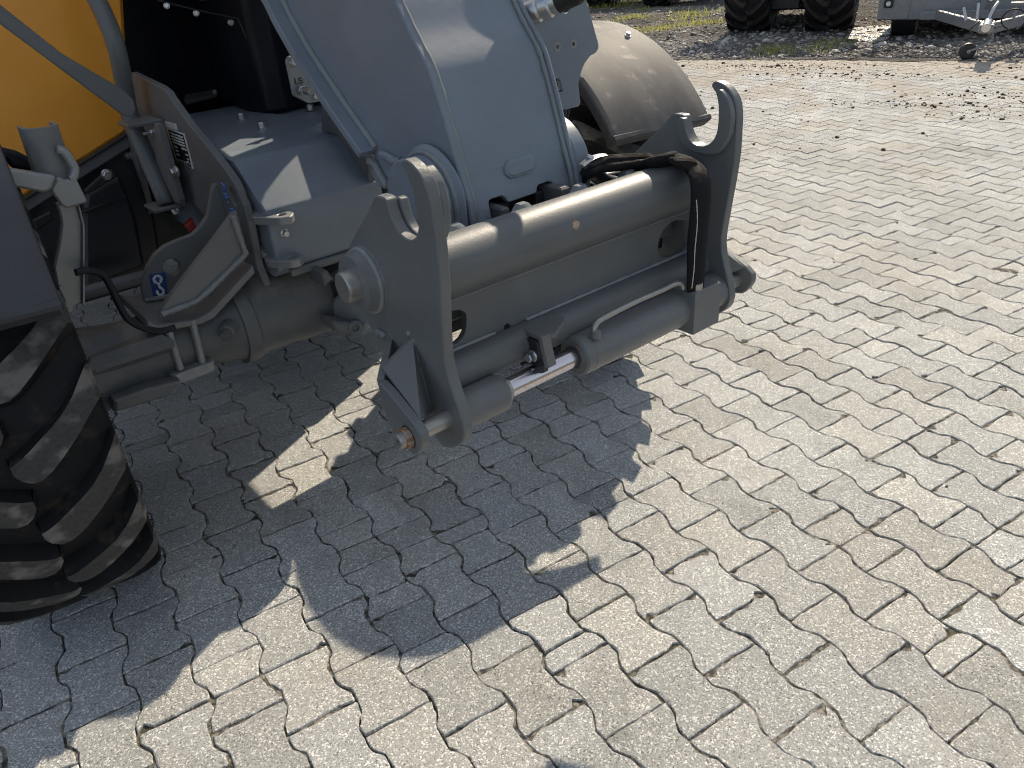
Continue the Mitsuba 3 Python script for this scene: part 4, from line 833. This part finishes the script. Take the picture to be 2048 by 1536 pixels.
for s in (-1, 1):
    X = lambda x: MID+s*(x-MID) if s > 0 else x                       # the left plate as measured, the right one mirrored
    mx = lambda x: x if s < 0 else 2*MID-x
    lab = 'left side plate of the tool carrier, nearest to the camera' if s < 0 else 'right side plate with an open hook at its top'
    sp = obj('side_plate', prism(sharp(PL_), mx(.630), mx(.652), 'X', .0022), 'grey_paint', ca, 40, lab)
    obj('hook_ring', prism(sharp(RG_), mx(.652), mx(.668), 'X', .002), 'grey_paint', sp, 40)
    obj('worn_edge', bead([(mx(.641), y, z+.0005) for y, z in [(1.05,1.1865),(1.03,1.1835),(1.014,1.1745),(1.002,1.162),(.993,1.147)]], .0075, 8, .12, .006), 'edge_steel', sp, 40) if False else None
    obj('cradle_liner', cat(*[frame_prism([(0, 0), (d_, 0), (d_, .037), (0, .037)], [mx(.6305) if s < 0 else mx(.6675), p0[0], p0[1]], [0, p1[0]-p0[0], p1[1]-p0[1]], [1, 0, 0], .0007, 0) for p0, p1 in zip(PL_[8:16], PL_[9:17]) for d_ in [math.hypot(p1[0]-p0[0], p1[1]-p0[1])]]), 'edge_steel', sp, 30) if False else None
    # boss and pivot pin
    by, bz = 1.238, .937
    obj('pivot_boss', lathe([(0, .066), (.006, .063), (.012, .058), (.030, .055), (.031, .0545), (.031, .0)], [mx(.630), by, bz], [s, 0, 0], 40), 'grey_paint', ca, 35)
    obj('weld_bead', bead([(mx(.624), by+.060*math.cos(t), bz+.060*math.sin(t)) for t in np.linspace(0, 2*np.pi, 40)], .0055, 8, .25, .01), 'weld_paint', ca, 50)
    obj('pivot_pin', lathe([(0, .0300), (.020, .0300), (.024, .0285), (.0255, .026), (.0255, .005), (.023, .005), (.023, .0)], [mx(.600), by, bz], [s, 0, 0], 40), 'pin_steel', ca, 30, 'bare steel pivot pin end' if s < 0 else None)
    # lock-pin bearing: ear plate, sloping sheet, gusset
    ear = [(1.108,0.8062),(1.074,0.7977),(0.9979,0.7632),(0.9786,0.749),(0.9773,0.7284),(0.9879,0.7089),(1.002,0.6929),(1.022,0.6895),(1.042,0.689),(1.061,0.7028),(1.078,0.7135),(1.092,0.7294),(1.093,0.754),(1.099,0.7804)]
    er = obj('ear_plate', prism(rounded(ear, .006), mx(.545), mx(.563), 'X', .0025), 'grey_paint', ca, 28, 'outer ear plate with a rusty bolt' if s < 0 else None)
    e0 = np.array([(0.549,1.113,0.8033),(0.549,1.099,0.7224)]); p0 = np.array([(0.63,1.201,0.8346)][0])
    cor = [e0[0], p0, np.array([.63, p0[1]-.02, p0[2]-.13]), e0[1]]
    cor = [np.array([mx(q[0]), q[1], q[2]]) for q in cor]
    nn = np.cross(cor[1]-cor[0], cor[3]-cor[0]); nn /= np.linalg.norm(nn); nn = nn if nn[0]*s < 0 else -nn; nn = nn*-1
    V = np.vstack([cor, [q-nn*.014*s*s for q in cor]]); F = [(0, 1, 2), (0, 2, 3), (6, 5, 4), (7, 6, 4)]
    for i in range(4): j = (i+1) % 4; F += [(i, i+4, j), (j, i+4, j+4)]
    g = M(V, F); g.fix_normals(); obj('slant_sheet', g, 'grey_paint', er, False)
    A3 = np.array([(0.632,1.108,0.8577),(0.632,1.075,0.7133)]); B3 = np.array([(0.563,1.001,0.7615),(0.563,1.086,0.8102),(0.563,1.108,0.822)])
    top3 = np.array([(0.6,1.111,0.8403)])
    quad = [A3[0], A3[1], B3[0], B3[1]-[0, 0, 0], B3[2]]
    yy = np.mean([q[1] for q in quad[:1]+quad[3:]])
    quad = np.array([[mx(q[0]), q[1], q[2]] for q in quad])
    n0 = np.cross(quad[1]-quad[0], quad[-1]-quad[0]); n0 /= np.linalg.norm(n0); n0 = n0 if n0[1] > 0 else -n0
    V = np.vstack([quad, quad+n0*.012]); F = []
    for tri in ((0, 1, 2), (0, 2, 3), (0, 3, 4)): F += [tri, tuple(t+5 for t in tri[::-1])]
    for i in range(5): j = (i+1) % 5; F += [(i, i+5, j), (j, i+5, j+5)]
    g = M(V, F); g.fix_normals(); obj('gusset', g, 'grey_paint', er, False)
    for w_ in (bead([quad[0]-n0*.003, quad[1]-n0*.003], .0028, 6, .3, .008), bead([(mx(.627), p0[1], p0[2]-.004), (mx(.627), p0[1]+.012, p0[2]+.001), (mx(.626), p0[1]+.03, p0[2]-.002)], .006, 8, .5, .006), bead([quad[0]+[0, .004, .004], quad[0]+[0, .012, .008]], .006, 8, .4, .005)): obj('weld_bead', w_, 'weld_paint', er, 50)
    py, pz = 1.021, .7245
    obj('lock_pin', cyl([mx(.548), py, pz], [mx(.70), py, pz], .0165, 28), 'pin_steel', ca, 30)
    obj('pin_seat', lathe([(0, .022), (.0012, .0215), (.0012, .017)], [mx(.545), py, pz], [s, 0, 0], 28), 'sticker_black', er, 30)
    bb = obj('bolt', lathe([(0, .0195), (.010, .0195), (.012, .0175)], [mx(.545), py, pz], [s, 0, 0], 28), 'rust', er, 30, 'rusty bolt head' if s < 0 else None)
    obj('bolt_head', lathe([(.012, .0145), (.021, .0145), (.0235, .012), (.0235, .005), (.017, .0045), (.017, 0)], [mx(.545), py, pz], [s, 0, 0], 24), 'pin_steel', er, 30)

UT = (1.100, .970, .0575); LT = (1.072, .778, .0365)
obj('upper_tube', cyl([.652, UT[0], UT[1]], [1.40, UT[0], UT[1]], UT[2], 72, 0), 'tube_paint', ca, 40, 'thick round cross tube between the side plates')
obj('lower_tube', cyl([.652, LT[0], LT[1]], [1.40, LT[0], LT[1]], LT[2], 56, 0), 'tube_paint', ca, 40)
FPY = 1.088
fh1 = [(0.7116,0.89),(0.7279,0.8863),(0.7382,0.8788),(0.7412,0.8698),(0.7381,0.8467),(0.734,0.8359),(0.7248,0.827),(0.7128,0.8223),(0.7041,0.8225),(0.6983,0.8247),(0.7074,0.8914)]
fh2 = [(1.279,0.8437),(1.28,0.8588),(1.286,0.8761),(1.299,0.8895),(1.316,0.8965),(1.338,0.8982),(1.378,0.8877),(1.388,0.8243),(1.345,0.8128),(1.294,0.8219),(1.284,0.8307)]
fpp = sg.Polygon([(.652, .80), (1.40, .80), (1.40, .95), (.652, .95)])
obj('front_plate', prism(fpp, FPY, FPY+.014, 'Y', .001, holes=[rounded(fh1, .004), rounded(fh2, .004)]), 'grey_paint', ca, 25, 'flat web plate with slotted holes under the thick tube')
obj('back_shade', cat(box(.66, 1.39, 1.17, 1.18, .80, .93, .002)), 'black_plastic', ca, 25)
notch = [(0.8338,1.084,0.8208),(0.8251,1.084,0.808),(0.8358,1.084,0.8025),(1.168,1.084,0.8162),(1.155,1.084,0.803),(1.15,1.084,0.8161)]
for q_, z_, r_ in ((notch[0], notch[1][2]+.006, .0075), (notch[3], notch[4][2]+.004, .007)): obj('weld_relief', lathe([(-.003, r_), (.002, r_-.001)], [q_[0], 1.087, z_], [0, -1, 0], 10), 'sticker_black', ca, 25)
for w_ in (bead([(.66, FPY-.003, .8135), (.80, FPY-.003, .8135)], .0045, 6, .3, .01), bead([(.88, FPY-.003, .8135), (1.38, FPY-.003, .8135)], .0045, 6, .3, .01), bead([(.66, UT[0]-.018, UT[1]-.0555), (1.38, UT[0]-.018, UT[1]-.0555)], .004, 6, .15, .012)): obj('weld_bead', w_, 'weld_paint', ca, 50)
# bare rust spot on the tube
sd = np.array([(0.9949,1.06,0.9827)][0]); an = math.atan2(sd[2]-UT[1], sd[1]-UT[0])
v = np.array([0, 1.466, 0]); rs = np.array([(0.9874,1.052,0.9864)][0]); dirn = np.array([0, rs[1]-UT[0], rs[2]-UT[1]]); dirn /= np.linalg.norm(dirn)
th = np.arange(22)*2*np.pi/22; rr_ = .0088*(1+.16*np.random.default_rng(4).uniform(-1, 1, 22))
ang0 = math.atan2(dirn[2], dirn[1]); V = [[rs[0], UT[0]+(UT[2]+.0006)*math.cos(ang0), UT[1]+(UT[2]+.0006)*math.sin(ang0)]]
for t, r_ in zip(th, rr_):
    a_2 = ang0+r_*math.sin(t)/UT[2]; V.append([rs[0]+r_*math.cos(t), UT[0]+(UT[2]+.0006)*math.cos(a_2), UT[1]+(UT[2]+.0006)*math.sin(a_2)])
F = [(0, 1+i, 1+(i+1) % 22) for i in range(22)]
obj('paint_chip', M(V, F), 'bare_spot', ca, True, 'round rust-brown chip in the paint of the tube')
# scalloped rear lugs showing over the tube
for x_, w_ in [(p_[0], 1) for p_ in [(0.7807,1.15,1.01),(0.944,1.15,1.001),(1.101,1.15,0.9997),(1.36,1.15,0.9996)]]+[(1.245, .8)]:
    pr = [(x_-.045, .98), (x_+.045, .98), (x_+.045, 1.002), (x_+.024, 1.008), (x_+.010, 1.023), (x_-.010, 1.023), (x_-.024, 1.008), (x_-.045, 1.002)]
    obj('rear_lug', prism(pr, 1.137, 1.165, 'Y', .006), 'weld_paint', ca, 40)
obj('rear_plate', box(.66, 1.39, 1.14, 1.16, .84, 1.0, .004), 'grey_paint', ca, 25)

# ---- locking cylinder
lc = numbered(ca+'__locking_cylinder')
obj('end_cap', lathe([(0, .0375), (.092, .0375), (.098, .0365), (.103, .033), (.106, .026)], [.654, py, pz+.002], [1, 0, 0], 44), 'grey_paint', lc, 35)
obj('gland', lathe([(0, .024), (.012, .024), (.014, .021)], [.757, py, pz+.002], [1, 0, 0], 32), 'weld_bare', lc, 35)
obj('rod', lathe([(0, .0205), (.21, .0205)], [.765, py, pz+.002], [1, 0, 0], 48), 'chrome', lc, 40, 'chromed piston rod')
bz_ = pz+.003
obj('barrel', cat(lathe([(0, .024), (-.004, .026), (-.004, .038), (0, .0425), (.020, .043), (.0205, .0422), (.0215, .0422), (.022, .043), (.150, .043), (.1505, .0425), (.152, .0425), (.1525, .043), (.43, .043), (.435, .041), (.452, .041)], [.95, py-.002, bz_], [1, 0, 0], 56)), 'grey_paint', lc, 35)
eb = [(1.262,0.7643),(1.349,0.7621),(1.352,0.7235),(1.342,0.7128),(1.34,0.6945),(1.259,0.6953)]
obj('port_block', box(1.262, 1.352, .966, 1.05, .676, .778, .003), 'grey_paint', lc, 25)
obj('screw', lathe([(0, .005), (.001, .0048), (.001, .0)], [1.378, py-.031, bz_+.012-.004], [.2, -1, .3], 14), 'sticker_black', lc, 25)
obj('oil_pipe', tube([(0.9847,0.995,0.7723),(0.9818,0.995,0.7784),(0.9809,0.995,0.7852),(0.9842,0.995,0.7921),(0.9915,0.995,0.7976),(1.002,0.995,0.7996),(1.034,0.995,0.8019),(1.111,0.995,0.8047),(1.188,0.995,0.8036),(1.22,0.995,0.8047),(1.238,0.995,0.8025),(1.25,0.995,0.7951),(1.256,0.995,0.7835)], .0062, 12, 4), 'pin_steel', lc, True, 'thin steel oil pipe along the cylinder')
obj('pipe_boss', lathe([(0, .012), (.012, .009), (.016, .007)], [(0.9847,0.995,0.7691)][0], [0, -.25, 1], 16), 'grey_paint', lc, 35)
obj('port_dot', lathe([(0, .0035), (.001, .003)], [(0.9455,1.009,0.7543)][0], [-1, 0, 0], 10), 'rust', lc, 25)
obj('drip_tray', prism([(.85, 1.052), (1.40, 1.052), (1.40, 1.062), (.85, 1.062)], .66, .70, 'Z', .002, r=.001), 'grey_paint', lc, 25) if False else None
# wiper bracket clamped on the lower tube
wb = numbered(ca+'__stop_bracket')
blk = [(1.065,0.7965),(1.047,0.7993),(1.019,0.8018),(1.013,0.7992),(1.011,0.7918),(1.002,0.7761),(0.9956,0.7624),(0.9973,0.74),(1.016,0.7286),(1.023,0.7409),(1.032,0.7443),(1.044,0.7422),(1.056,0.7362),(1.064,0.7285),(1.072,0.731),(1.065,0.7418),(1.063,0.7525),(1.068,0.7722),(1.069,0.7849)]
obj('stop_plate', prism(rounded(blk, .002), .845, .858, 'X', .0015), 'black_plastic', wb, 28)
obj('holder', prism([(1.085,0.8024),(1.058,0.8014),(1.019,0.8025),(1.004,0.7494),(1.017,0.7245),(1.027,0.7606),(1.033,0.7858),(1.087,0.7822)], .858, .868, 'X', .0015), 'grey_paint', wb, 28)
tp = [(0.846,1,0.8156),(0.8684,1,0.8143)]; 
zt = [(0.8528,0.995,0.8179)][0][2]
tpp = [(0.8506,1.07),(0.866,1.073),(0.9424,1.064),(0.9452,1.053),(0.9385,1.032),(0.8823,0.9987),(0.8714,1.001),(0.8503,1.005)]
obj('top_plate', prism(rounded(tpp, .003), .802, .812, 'Z', .0015), 'grey_paint', wb, 28)
fb = [(0.8332,0.8246),(0.8553,0.8237),(0.8692,0.7535),(0.8471,0.7527)]
obj('front_bar', prism(fb, .985, .997, 'Y', .0015), 'grey_paint', wb, 28)
for q_ in [(0.8435,1.061,0.767),(0.8435,1.026,0.7674)]:
    obj('bolt', bolt(q_, [-1, -.15, .05], .0165, .013), 'zinc', wb, 22)

# ---- hose in its black fabric sleeve
sl = numbered(L+'__sleeved_hose')
pth = [(1.286,0.985,0.7775),(1.285,0.985,0.8445),(1.285,0.985,0.9005)]+[(1.296,0.99,0.9728)]+[(1.305,1.005,1.019)]+[(1.321,1.045,1.036)]+[(1.333,1.1,1.035),(1.289,1.1,1.037)]+[(1.291,1.13,1.026)]+[(1.266,1.16,1.027),(1.208,1.16,1.036),(1.163,1.16,1.041),(1.129,1.16,1.041)]
rr_ = np.interp(np.linspace(0, 1, (len(pth)-1)*6+1), [0, .15, .45, .6, .75, 1], [.027, .031, .030, .032, .028, .020])
obj('sleeve', tube(pth, rr_, 18, 6, .42, [0, 1, 0]), 'fabric', sl, True, 'wide flat black fabric sleeve over the hose')
sp_ = smooth_path(pth, 6)
st_ = [(1.251,0.968,0.7941),(1.254,0.968,0.8185),(1.256,0.968,0.8456),(1.255,0.968,0.875),(1.257,0.968,0.9031),(1.259,0.968,0.9343),(1.257,0.968,0.959),(1.252,0.968,0.9874)]
obj('stitching', tube(st_, .0011, 5, 4), 'white_thread', sl, True)
e2 = [(1.071,1.11,1.065),(1.08,1.11,1.068),(1.094,1.11,1.068),(1.124,1.11,1.061),(1.147,1.11,1.055)]
obj('hose_end', cat(lathe([(0, .011), (.028, .011), (.03, .016), (.045, .016)], pth[0]-np.array([0, 0, .03]), [0, 0, 1], 16), lathe([(0, .017), (.012, .017), (.014, .015)], np.array(pth[0])-np.array([.0, 0, .022]), [0, 0, 1], 6)), 'zinc', sl, 25)
fl = [(1.107,1.15,1.061),(1.119,1.15,1.066),(1.148,1.15,1.071),(1.174,1.15,1.069)]
obj('clip', cat(tube(fl, .010, 6, 3, .35), cyl([(1.131,1.15,1.07)][0], [(1.134,1.15,1.077)][0], .008, 8)), 'zinc', sl, 30)
flap = [(1.241,1.14,1.058),(1.275,1.14,1.052),(1.312,1.14,1.046),(1.32,1.14,1.038),(1.315,1.14,1.019)]
obj('sleeve_flap', prism([(1.107,1.052),(1.151,1.063),(1.186,1.067),(1.317,1.044),(1.331,1.037),(1.335,1.023),(1.317,1.014),(1.252,1.032),(1.185,1.042),(1.141,1.048)], 1.145, 1.16, 'Y', .006, r=.004), 'fabric', sl, 40, 'folded dusty end of the fabric sleeve')
obj('sleeve_fold', prism([(1.188,1.075),(1.225,1.072),(1.276,1.061),(1.306,1.052),(1.317,1.04),(1.324,1.021),(1.317,1.007),(1.301,1.013),(1.284,1.027),(1.257,1.046),(1.216,1.066),(1.191,1.07)], 1.012, 1.03, 'Y', .006, r=.006), 'fabric', sl, 40)
for pts, r_ in (([(1.177,1.22,1.014),(1.208,1.22,1.014),(1.246,1.22,0.9868),(1.304,1.22,0.9669),(1.381,1.22,0.9635),(1.471,1.22,0.9567)], .017), ([(1.181,1.25,0.9629),(1.216,1.25,0.9775),(1.244,1.25,0.9594),(1.26,1.25,0.9404)], .012), ([(1.278,1.3,0.9632),(1.363,1.3,0.9597),(1.452,1.3,0.9423)], .014)):
    obj('hose', tube(pts, r_, 12, 6), 'black_gloss', L, True)
obj('cable', cat(tube([(1.345,1.45,1.108),(1.339,1.45,1.086),(1.326,1.45,1.064)], .006, 8, 4), tube([(1.358,1.45,1.106),(1.349,1.45,1.078),(1.334,1.45,1.054)], .0035, 8, 4)), 'black_rubber', L, True)

# ---- the parts of the machine beyond the picture: boom, cab and rear, so that light falls as on a whole machine
obj('boom_tube', frame_prism([(.87, -.17), (1.165, -.17), (1.165, .17), (.87, .17)], [0, 2.0, 1.77], [1, 0, 0], [0, -.19, .98], 4.6, .01) if False else
    prism([(2.3, 1.48), (2.3, 1.95), (6.4, 2.62), (6.4, 2.20)], .89, 1.15, 'X', .01), 'boom_paint', bm, 25)
cb = numbered(L+'__cab')
cw_ = [(2.52, 1.36), (2.52, 1.46), (2.62, 1.53), (2.70, 1.62), (2.74, 1.70), (2.77, 1.80), (2.77, 2.42), (4.2, 2.42), (4.4, 1.31)]
obj('door_side', prism(cw_, 2.03, 2.10, 'X', .01, holes=[sg.Polygon([(2.86, 1.90), (3.3, 1.90), (3.3, 2.30), (2.86, 2.30)])]), 'black_gloss', cb, 25)
obj('roof', box(1.42, 2.10, 2.9, 4.4, 2.36, 2.46, .03), 'grey_paint', cb, 25)
obj('lower_shell', box(1.44, 2.02, 2.95, 4.4, .35, 1.20, .03), 'grey_paint', cb, 25)
obj('handle', box(2.04, 2.09, 2.70, 2.77, 1.62, 1.68, .01), 'black_plastic', cb, 25)
for x in (.03, 2.0):
    w = numbered(L+'__rear_wheel')
    m, u = lug_tyre(.55, .385, 22, .032, 6.6, 7.0, np.array([1.0, 0, 0]), np.array([0, -1.0, 0]), np.array([x, 5.0, .55]), 3.0, seg=60)
    obj('tyre', m, 'tyre_rubber', w, True, None, u)
labels[L]['label'] = 'grey and yellow telescopic handler parked with its empty tool carrier facing the viewer'

# ---------------------------------------------------------------- machines in the background
def cw(x, y, z=0.0):      # a point given to the right of and ahead of the viewer's heading
    a = math.radians(52.5)
    return np.array([math.sin(a)*x+math.cos(a)*y, -math.cos(a)*x+math.sin(a)*y, z])
tr = thing('tractor', 'dark tractor with large muddy chevron tyres standing on the gravel', 'tractor')
c1 = np.array([(11.37,7.907)][0]+(0,)); c2 = np.array([(11.52,6.65)][0]+(0,))
axd = np.array([.44, -.898, 0])
fw = np.array([-axd[1], axd[0], 0]); fw = fw if fw@np.array([1, 1, 0]) < 0 else -fw
RT_, WT_ = .80, .66
for c in (c1, c2):
    cc = np.array([c[0], c[1], 0.0])-fw*.12+UPZ*(RT_-.02)
    w = numbered(tr+'__wheel')
    m, u = lug_tyre(RT_, WT_, 18, .05, 5.2, 17, axd, fw, cc, 4, rim=.62, seg=72)
    obj('tyre', m, 'far_rubber', w, True, None, u)
    obj('rim', cat(lathe([(-.3, .50), (.26, .50), (.30, .51)], cc, axd, 40), lathe([(.18, .48), (.12, .40), (.12, .1)], cc, axd, 32)), 'galvanised', w, 30)
mid = (c1+c2)/2
def tb(x0, x1, y0, y1, z0, z1, mt, name, par=None, o=mid):   # box in the machine's own axes: x to the right, y away
    p = [o+axd*x-fw*y for x, y in ((x0, y0), (x1, y0), (x1, y1), (x0, y1))]
    return obj(name, prism([q[:2] for q in p], z0, z1, 'Z', .02), mt, par or tr, 25)
tb(-.42, .42, .2, 3.0, .55, 1.2, 'black_plastic', 'chassis')
tb(-.50, .30, -.12, .1, .62, .74, 'axle_paint', 'drawbar_frame')
tb(-.30, .12, .0, .5, .30, .62, 'black_plastic', 'hitch'); tb(.16, .36, .0, .5, .38, .62, 'black_plastic', 'hitch')
tb(-.55, .5, .9, 2.6, .22, .6, 'black_plastic', 'belly')
tb(-1.12, -.86, -.25, .9, 1.75, 1.82, 'red_plastic', 'mudguard'); tb(.63, 1.05, -.25, .9, 1.75, 1.82, 'red_plastic', 'mudguard')
tb(-.85, .62, -.05, 2.2, .95, 1.85, 'black_plastic', 'body')
tb(-.6, .6, .5, 2.2, 1.85, 2.6, 'black_gloss', 'cab')
rp = np.array([(12.38,9,0.374)][0])
tb(-1.02, -.72, -.62, -.5, .765, .86, 'red_plastic', 'tail_lamp')
for s in (-1, 1):
    cc = mid+axd*s*.66-fw*2.6+UPZ*.5
    w = numbered(tr+'__wheel'); m, u = lug_tyre(.52, .36, 16, .04, 6, 14, axd, fw, cc, 0, seg=48); obj('tyre', m, 'far_rubber', w, True, None, u)
obj('work_light', cat(*[lathe([(0, .02), (.02, .02)], q, fw, 10) for q in [(11.11,7.4,0.3743),(11.65,7.4,0.326),(12.12,7.4,0.2273)]]), 'zinc', tr, 25) if False else None

# a second machine further off, only its tyres low in the frame
for nm, lab, q in (('parked_implement', 'dark machine tyre far behind the gravel, right of the coupling plate', (14.93,12.86)), ('parked_implement', 'dark machine tyre far back at the top edge, partly behind the coupling plate', (14.65,14.36))):
    c = np.array(q+(0.0,)); tt = thing(nm, lab, 'machine')
    m, u = lug_tyre(.72, .6, 18, .045, 5.2, 16, axd, fw, c+UPZ*.70-fw*.1, 2, seg=60)
    obj('tyre', m, 'far_rubber', tt, True, None, u)
    obj('body', prism([(c+axd*x-fw*y)[:2] for x, y in ((-.5, .2), (1.6, .2), (1.6, 2), (-.5, 2))], .55, 1.5, 'Z', .03), 'black_plastic', tt, 25)

# ---- trailer with mesh sides
tl = thing('trailer', 'galvanised car trailer with mesh side walls and a jockey wheel on its drawbar', 'trailer')
J = np.array([(9.64,3.856)][0]+(0.0,))
e1 = np.array([.343, -.94, 0]); e2 = np.array([.94, .343, 0])
def P3(a, b, z): return J+e1*a+e2*b+UPZ*z
def lb(a0, a1, b0, b1, z0, z1, bev=.006): return prism([P3(a, b, 0)[:2] for a, b in ((a0, b0), (a1, b0), (a1, b1), (a0, b1))], z0, z1, 'Z', bev)
aL = -1.20; aR = 1.62; bF = 1.75; zB = .27
obj('front_board', lb(aL, aR, bF, bF+.04, zB-.03, zB+.23), 'galvanised', tl, 25)
obj('side_board', lb(aL, aL+.04, bF+.04, bF+3.0, zB, zB+.36), 'galvanised', tl, 25); obj('side_board', lb(aR-.04, aR, bF+.04, bF+3.0, zB, zB+.36), 'galvanised', tl, 25)
obj('corner_post', lb(aL-.02, aL+.35, bF-.02, bF, zB-.02, zB+.24), 'galvanised', tl, 25)
obj('floor', lb(aL, aR, bF+.04, bF+3.0, zB-.02, zB, .003), 'galvanised', tl, 25)
for a_ in (-.05, .62, 1.28): obj('front_post', lb(a_, a_+.06, bF-.045, bF-.002, zB-.02, zB+.46), 'galvanised', tl, 25)
# mesh: wires on the front and both sides
def mesh_wall(p0, du, nu, z0, z1, nz, th=.006):
    out = []
    for i in range(nu+1):
        q = p0+du*i/nu; out.append(tube([q+UPZ*z0, q+UPZ*z1], th, 4, 0))
    for k in range(nz+1):
        z = z0+(z1-z0)*k/nz; out.append(tube([p0+UPZ*z, p0+du+UPZ*z], th, 4, 0))
    return cat(*out)
z0m, z1m = zB+.23, zB+1.0
obj('mesh_panel', mesh_wall(P3(aL, bF+.02, 0), e1*(aR-aL), 50, z0m, z1m, 12, .006), 'galvanised', tl, False)
obj('mesh_panel', mesh_wall(P3(aL, bF+.02, 0), e2*3.0, 46, zB+.40, z1m, 9), 'galvanised', tl, False); obj('mesh_panel', mesh_wall(P3(aR, bF+.02, 0), e2*3.0, 46, zB+.40, z1m, 9), 'galvanised', tl, False)
obj('top_rail', cat(lb(aL-.02, aR+.02, bF, bF+.04, z1m, z1m+.04), lb(aL-.02, aL+.02, bF+.04, bF+3.0, z1m, z1m+.04), lb(aR-.02, aR+.02, bF+.04, bF+3.0, z1m, z1m+.04)), 'galvanised', tl, 25)
# drawbar
apex = P3(.12, .10, 0)
for s, a_ in ((-1, -.62), (1, .86)):
    q = P3(a_, bF+.2, 0); d = apex-q; n_ = np.array([-d[1], d[0], 0])/np.linalg.norm(d)*.03
    pts = [q-n_, q+n_, apex+n_, apex-n_]
    obj('drawbar_beam', prism([p[:2] for p in pts], .245, .355, 'Z', .006), 'galvanised', tl, 25)
obj('cross_member', lb(-.70, .95, bF-.12, bF-.05, .245, .345), 'galvanised', tl, 25)
obj('coupling', lb(.04, .18, -.30, .15, .30, .38, .012), 'galvanised', tl, 30)
obj('coupling_head', cyl(P3(.11, -.05, .385), P3(.11, -.38, .36), .042, 18), 'zinc', tl, 30)
obj('coupling_handle', tube([P3(.11, -.1, .41), P3(.13, -.02, .50), P3(.16, .08, .56)], .017, 10, 4), 'zinc', tl, True)
obj('brake_lever', tube([P3(.0, .0, .40), P3(-.02, .12, .55)], .014, 8, 0), 'zinc', tl, 30)
obj('grip', cyl(P3(-.10, -.02, .40), P3(-.15, .05, .52), .014, 10), 'zinc', tl, 30)
obj('jockey_mast', cyl(P3(.16, .12, .20), P3(.10, .12, .58), .024, 16), 'axle_paint', tl, 30)
jw = numbered(tl+'__jockey_wheel')
obj('fork', cat(tube([P3(.165, .12, .25), P3(.17, .10, .19), P3(.07, .04, .125), P3(-.03, .0, .09)], .020, 8, 3, .7)), 'zinc_paint', jw, 30)
obj('wheel', cat(lathe([(-.03, .05), (-.03, .07), (-.024, .083), (0, .088), (.024, .083), (.03, .07), (.03, .05), (.02, .02)], P3(-.03, .02, .086), e2*.93-e1*.37, 36)), 'black_rubber', jw, 30)
obj('hub', lathe([(-.045, .008), (-.043, .020), (-.031, .020), (-.031, .012)], P3(-.03, .02, .086), e2*.93-e1*.37, 20), 'zinc_paint', jw, 30)
th = np.linspace(-1.2, 4.4, 20)
obj('cable', cat(tube([P3(.34+.11*math.cos(t), .05+.02*t, .39+.10*math.sin(t)) for t in th], .008, 8, 2), tube([P3(.03, -.1, .40), P3(-.04, -.2, .32), P3(.08, -.24, .27), P3(.18, -.2, .34), P3(.24, -.0, .34)], .008, 8, 4)), 'black_rubber', tl, True)
obj('prop_stand', cat(tube([P3(.34, .5, .33), P3(.34, .5, .50)], .015, 8, 0), lb(.28, .40, .44, .56, .498, .52, .003)), 'galvanised', tl, 25)
for a_ in (aL+.10,):
    w = numbered(tl+'__wheel'); cc = P3(aL+.28, bF+.50, .30)
    obj('tyre', lathe([(-.14, .19), (-.15, .25), (-.13, .30), (0, .305), (.13, .30), (.15, .25), (.14, .19)], cc, e1, 36), 'black_rubber', w, 30)
    cc2 = P3(aR-.28, bF+.50, .30); obj('tyre', lathe([(-.09, .19), (-.10, .25), (-.08, .30), (0, .305), (.08, .30), (.10, .25), (.09, .19)], cc2, e1, 36), 'black_rubber', numbered(tl+'__wheel'), 30)
obj('axle_beam', lb(aL+.2, aR-.2, bF+.5, bF+.6, .32, .40, .01), 'galvanised', tl, 25)
obj('marker_lamp', cat(prism(rounded([(0, 0), (.09, 0), (.09, .10), (0, .10)], .015), 0, .03, 'Z', .004)), 'black_rubber', tl, 30) if False else None
lp = P3(aL+.10, bF-.022, zB+.17)
obj('marker_lamp', frame_prism(rounded([(-.055, -.05), (.055, -.05), (.055, .05), (-.055, .05)], .02), lp, e1, UPZ, .03, .006, n_off=-.0) , 'black_rubber', tl, 30)
obj('lamp_lens', lathe([(0, .03), (.012, .028), (.014, .02)], lp-e2*.029, -e2, 20), 'sticker_white', tl, 30)
